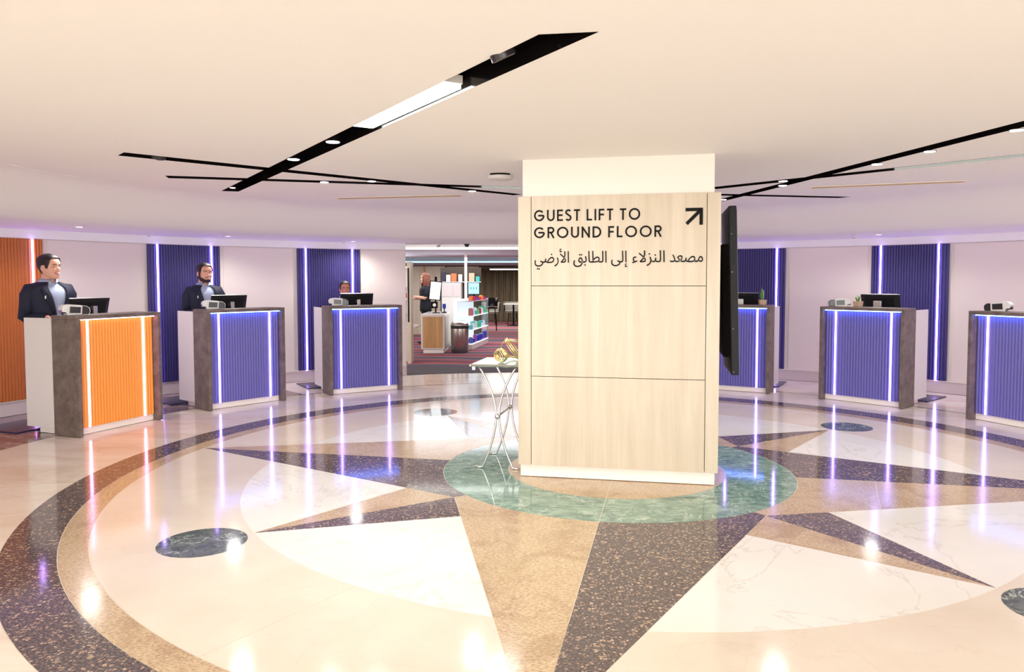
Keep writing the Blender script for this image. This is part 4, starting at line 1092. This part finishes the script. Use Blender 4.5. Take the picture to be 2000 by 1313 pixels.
for rname, z, pal in rowpal:
    x = .14; q = 0
    while x < GL-.08:
        if rname == 'top' and .62 < x < .98: x = .99
        kd = pal[q % 8] if rname != 'top' else rn.choice(pal); sz = (rn.choice((.06, .08, .09)), .08, rn.choice((.08, .12, .15)) if rname != 'top' else rn.choice((.04, .07, .09)))
        pack(kd, x, .07 if q % 2 == 0 else .10, z, rn.uniform(-.2, .2), '%s packet, %s from the bin end on the %s tier of the lit display shelf' % (PACKN[str(kd)], ORD[q], rname), '%s packets on the %s tier of the display' % (PACKN[str(kd)], rname), GT, sz)
        x += rn.uniform(.095, .13); q += 1
# back counter with white cabinet, small screen and post
bc = thing('back_counter', 'tall white cabinet standing behind the lit display shelf', 'cabinet', (-1.33, 17.2, .007))
MB().box(-.27, .17, 0, .5, 0, 1.44).obj('body', 'white_lacquer', bc, bev=.01)
MB().box(-.27, -.02, -.012, -.002, 1.13, 1.42).obj('door', 'skirting', bc, bev=.004); MB().box(.0, .16, -.012, -.002, 1.13, 1.42).obj('door', 'skirting', bc, bev=.004)
s = thing('till_screen', 'small blue screen facing out beside the tall white cabinet', 'screen', (-.86, 17.0, 1.19))
MB().box(-.13, .13, 0, .03, .0, .27).obj('screen_housing', 'black', s, bev=.004); MB().box(-.12, .12, -.003, -.0005, .012, .258).obj('screen', 'screen_blue', s)
for x in (-.06, 0, .06): MB().ell((x, -.005, .14), (.008, .002, .03), 8, 6).obj('screen_figure', 'black', s)
MB().box(-.02, .02, .01, .03, -.12, .0).obj('stand', 'black', s)
s = thing('ceiling_post', 'slim white post from the shop ceiling to the display shelf', 'post', (-1.03, 16.9, 1.05))
MB().box(-.03, .03, -.03, .03, 0, 1.055).obj('shaft', 'white_lacquer', s, bev=.004); MB().box(-.05, .05, -.05, .05, -.02, -.0005).obj('foot', 'white_lacquer', s)
us = thing('wall_shelf', 'white shelf with boxed gifts above the tall white cabinet', 'shelf', (-1.35, 17.75, 1.46))
MB().box(-.35, .62, 0, .22, 0, .015).obj('board', 'white_lacquer', us); MB().box(-.35, .62, .22, .24, -1.45, .35).obj('back_panel', 'dark_wood', us)
for x, w, hh_, m_, lb in ((-.26, .08, .24, 'pack_6', 'dark framed box at the left end of the gift shelf'), (-.15, .10, .16, 'pack_3', 'white box on the gift shelf'), (-.02, .13, .19, 'pack_8', 'orange picture box on the gift shelf'), (.13, .09, .17, 'pack_3', 'white box beside the post on the gift shelf'), (.40, .13, .20, 'pot', 'beige bust-shaped gift right of the post'), (.54, .09, .12, 'pack_2', 'teal box at the right end of the gift shelf')):
    tag(MB().box(-w/2, w/2, -.04, .04, 0, hh_).obj('gift_box', m_, bev=.01), lb, 'box', loc=(-1.35+x, 17.86, 1.476))
# left fridge / bright shelves with post and ledge
f = thing('chiller_cabinet', 'tall bright open chiller shelves at the left of the shop', 'chiller', (-2.62, 17.6, .007))
MB().box(-.55, -.5, -1.5, 1.5, 0, 1.85).obj('back_panel', 'lit_white', f)
for y in (-1.5, 1.45): MB().box(-.5, .0, y, y+.05, 0, 1.85).obj('end_panel', 'white_lacquer', f)
for z in (.02, .35, .68, 1.0, 1.32, 1.80): MB().box(-.5, .0, -1.45, 1.45, z, z+.02).obj('shelf', 'white_lacquer', f)
GT2 = Matrix.Translation((-2.62, 17.6, .007))
for zi, z in enumerate((.041, .371, .701, 1.021, 1.341)):
    for j in range(7):
        kd = rn.choice([3, 3, 1, 6, 7, 3]); p = pack(kd, -.09, -1.3+j*.40, z, 0, '%s packet, %s from the near end on chiller tier %s' % (PACKN[str(kd)], ORD[j], ['one', 'two', 'three', 'four', 'five'][zi]), '%s packets in the chiller' % PACKN[str(kd)], GT2, (.09, .12, .16))
ps = thing('door_post', 'narrow grey-beige post with dark slot just inside the shop opening', 'post', (-1.83, 13.55, .007))
MB().box(-.05, .02, -.02, .30, 0, 1.83).obj('shaft', 'pale_oak', ps, bev=.003); MB().box(-.035, -.01, -.026, -.021, .75, 1.72).obj('slot', 'black', ps)
lg = thing('entrance_ledge', 'white ledge on a grey panel just inside the shop opening', 'ledge', (-1.80, 13.9, .007))
MB().box(-.22, .02, 0, .9, .61, .64).obj('ledge_top', 'white_lacquer', lg, bev=.003); MB().box(-.20, -.13, .02, .5, 0, .608).obj('panel', 'skirting', lg)
# seats and table at the back
def tub_chair(x, y, rz, label):
    t = thing('tub_chair', label, 'chair', (x, y, .007), rz, 'grey tub chairs by the curtain')
    MB().lathe([(0, .40), (.27, .40), (.28, .46), (.25, .48), (0, .48)], 20).obj('seat', 'grey_fabric', t, smooth=True, angle=40)
    MB().lathe([(.27, .42), (.30, .44), (.33, .74), (.31, .76), (.29, .74), (.26, .46)], 20, None, 0, radians(-20), radians(200)).obj('backrest', 'grey_fabric', t, smooth=True)
    for a in (45, 135, 225, 315): MB().tube([(.18*cos(radians(a)), .18*sin(radians(a)), .40), (.25*cos(radians(a)), .25*sin(radians(a)), 0)], [.014, .009], 8).obj('leg', 'black', t)
tub_chair(-.70, 25.3, 0.2, 'grey tub chair left of the round table by the curtain')
tub_chair(.02, 25.9, 0.0, 'grey tub chair behind the round table by the curtain')
tub_chair(.55, 25.3, -.4, 'grey tub chair at the right of the round table, near the column edge')
rt = thing('cafe_table', 'small round cafe table between the grey tub chairs', 'table', (.05, 25.0, .007))
MB().lathe([(0, .70), (.33, .70), (.34, .715), (.33, .73), (0, .73)], 28).obj('tabletop', 'white_lacquer', rt, smooth=True, angle=40)
MB().tube([(0, 0, .02), (0, 0, .70)], .03, 12).obj('pedestal', 'black', rt); MB().lathe([(0, 0), (.22, 0), (.22, .015), (.03, .03)], 24).obj('foot', 'black', rt)
st = thing('bar_stool', 'dark high stool at the end of the lit display shelf', 'stool', (-.60, 22.5, .007))
MB().lathe([(0, .66), (.17, .66), (.18, .70), (0, .72)], 20).obj('seat', 'black', st, smooth=True, angle=40)
MB().lathe([(.17, .72), (.18, .98), (.165, .98), (.16, .72)], 16, None, 0, 0, pi).obj('backrest', 'smoke_black', st, smooth=True)
for a in (45, 135, 225, 315): MB().tube([(.13*cos(radians(a)), .13*sin(radians(a)), .66), (.2*cos(radians(a)), .2*sin(radians(a)), 0)], .012, 8).obj('leg', 'black', st)
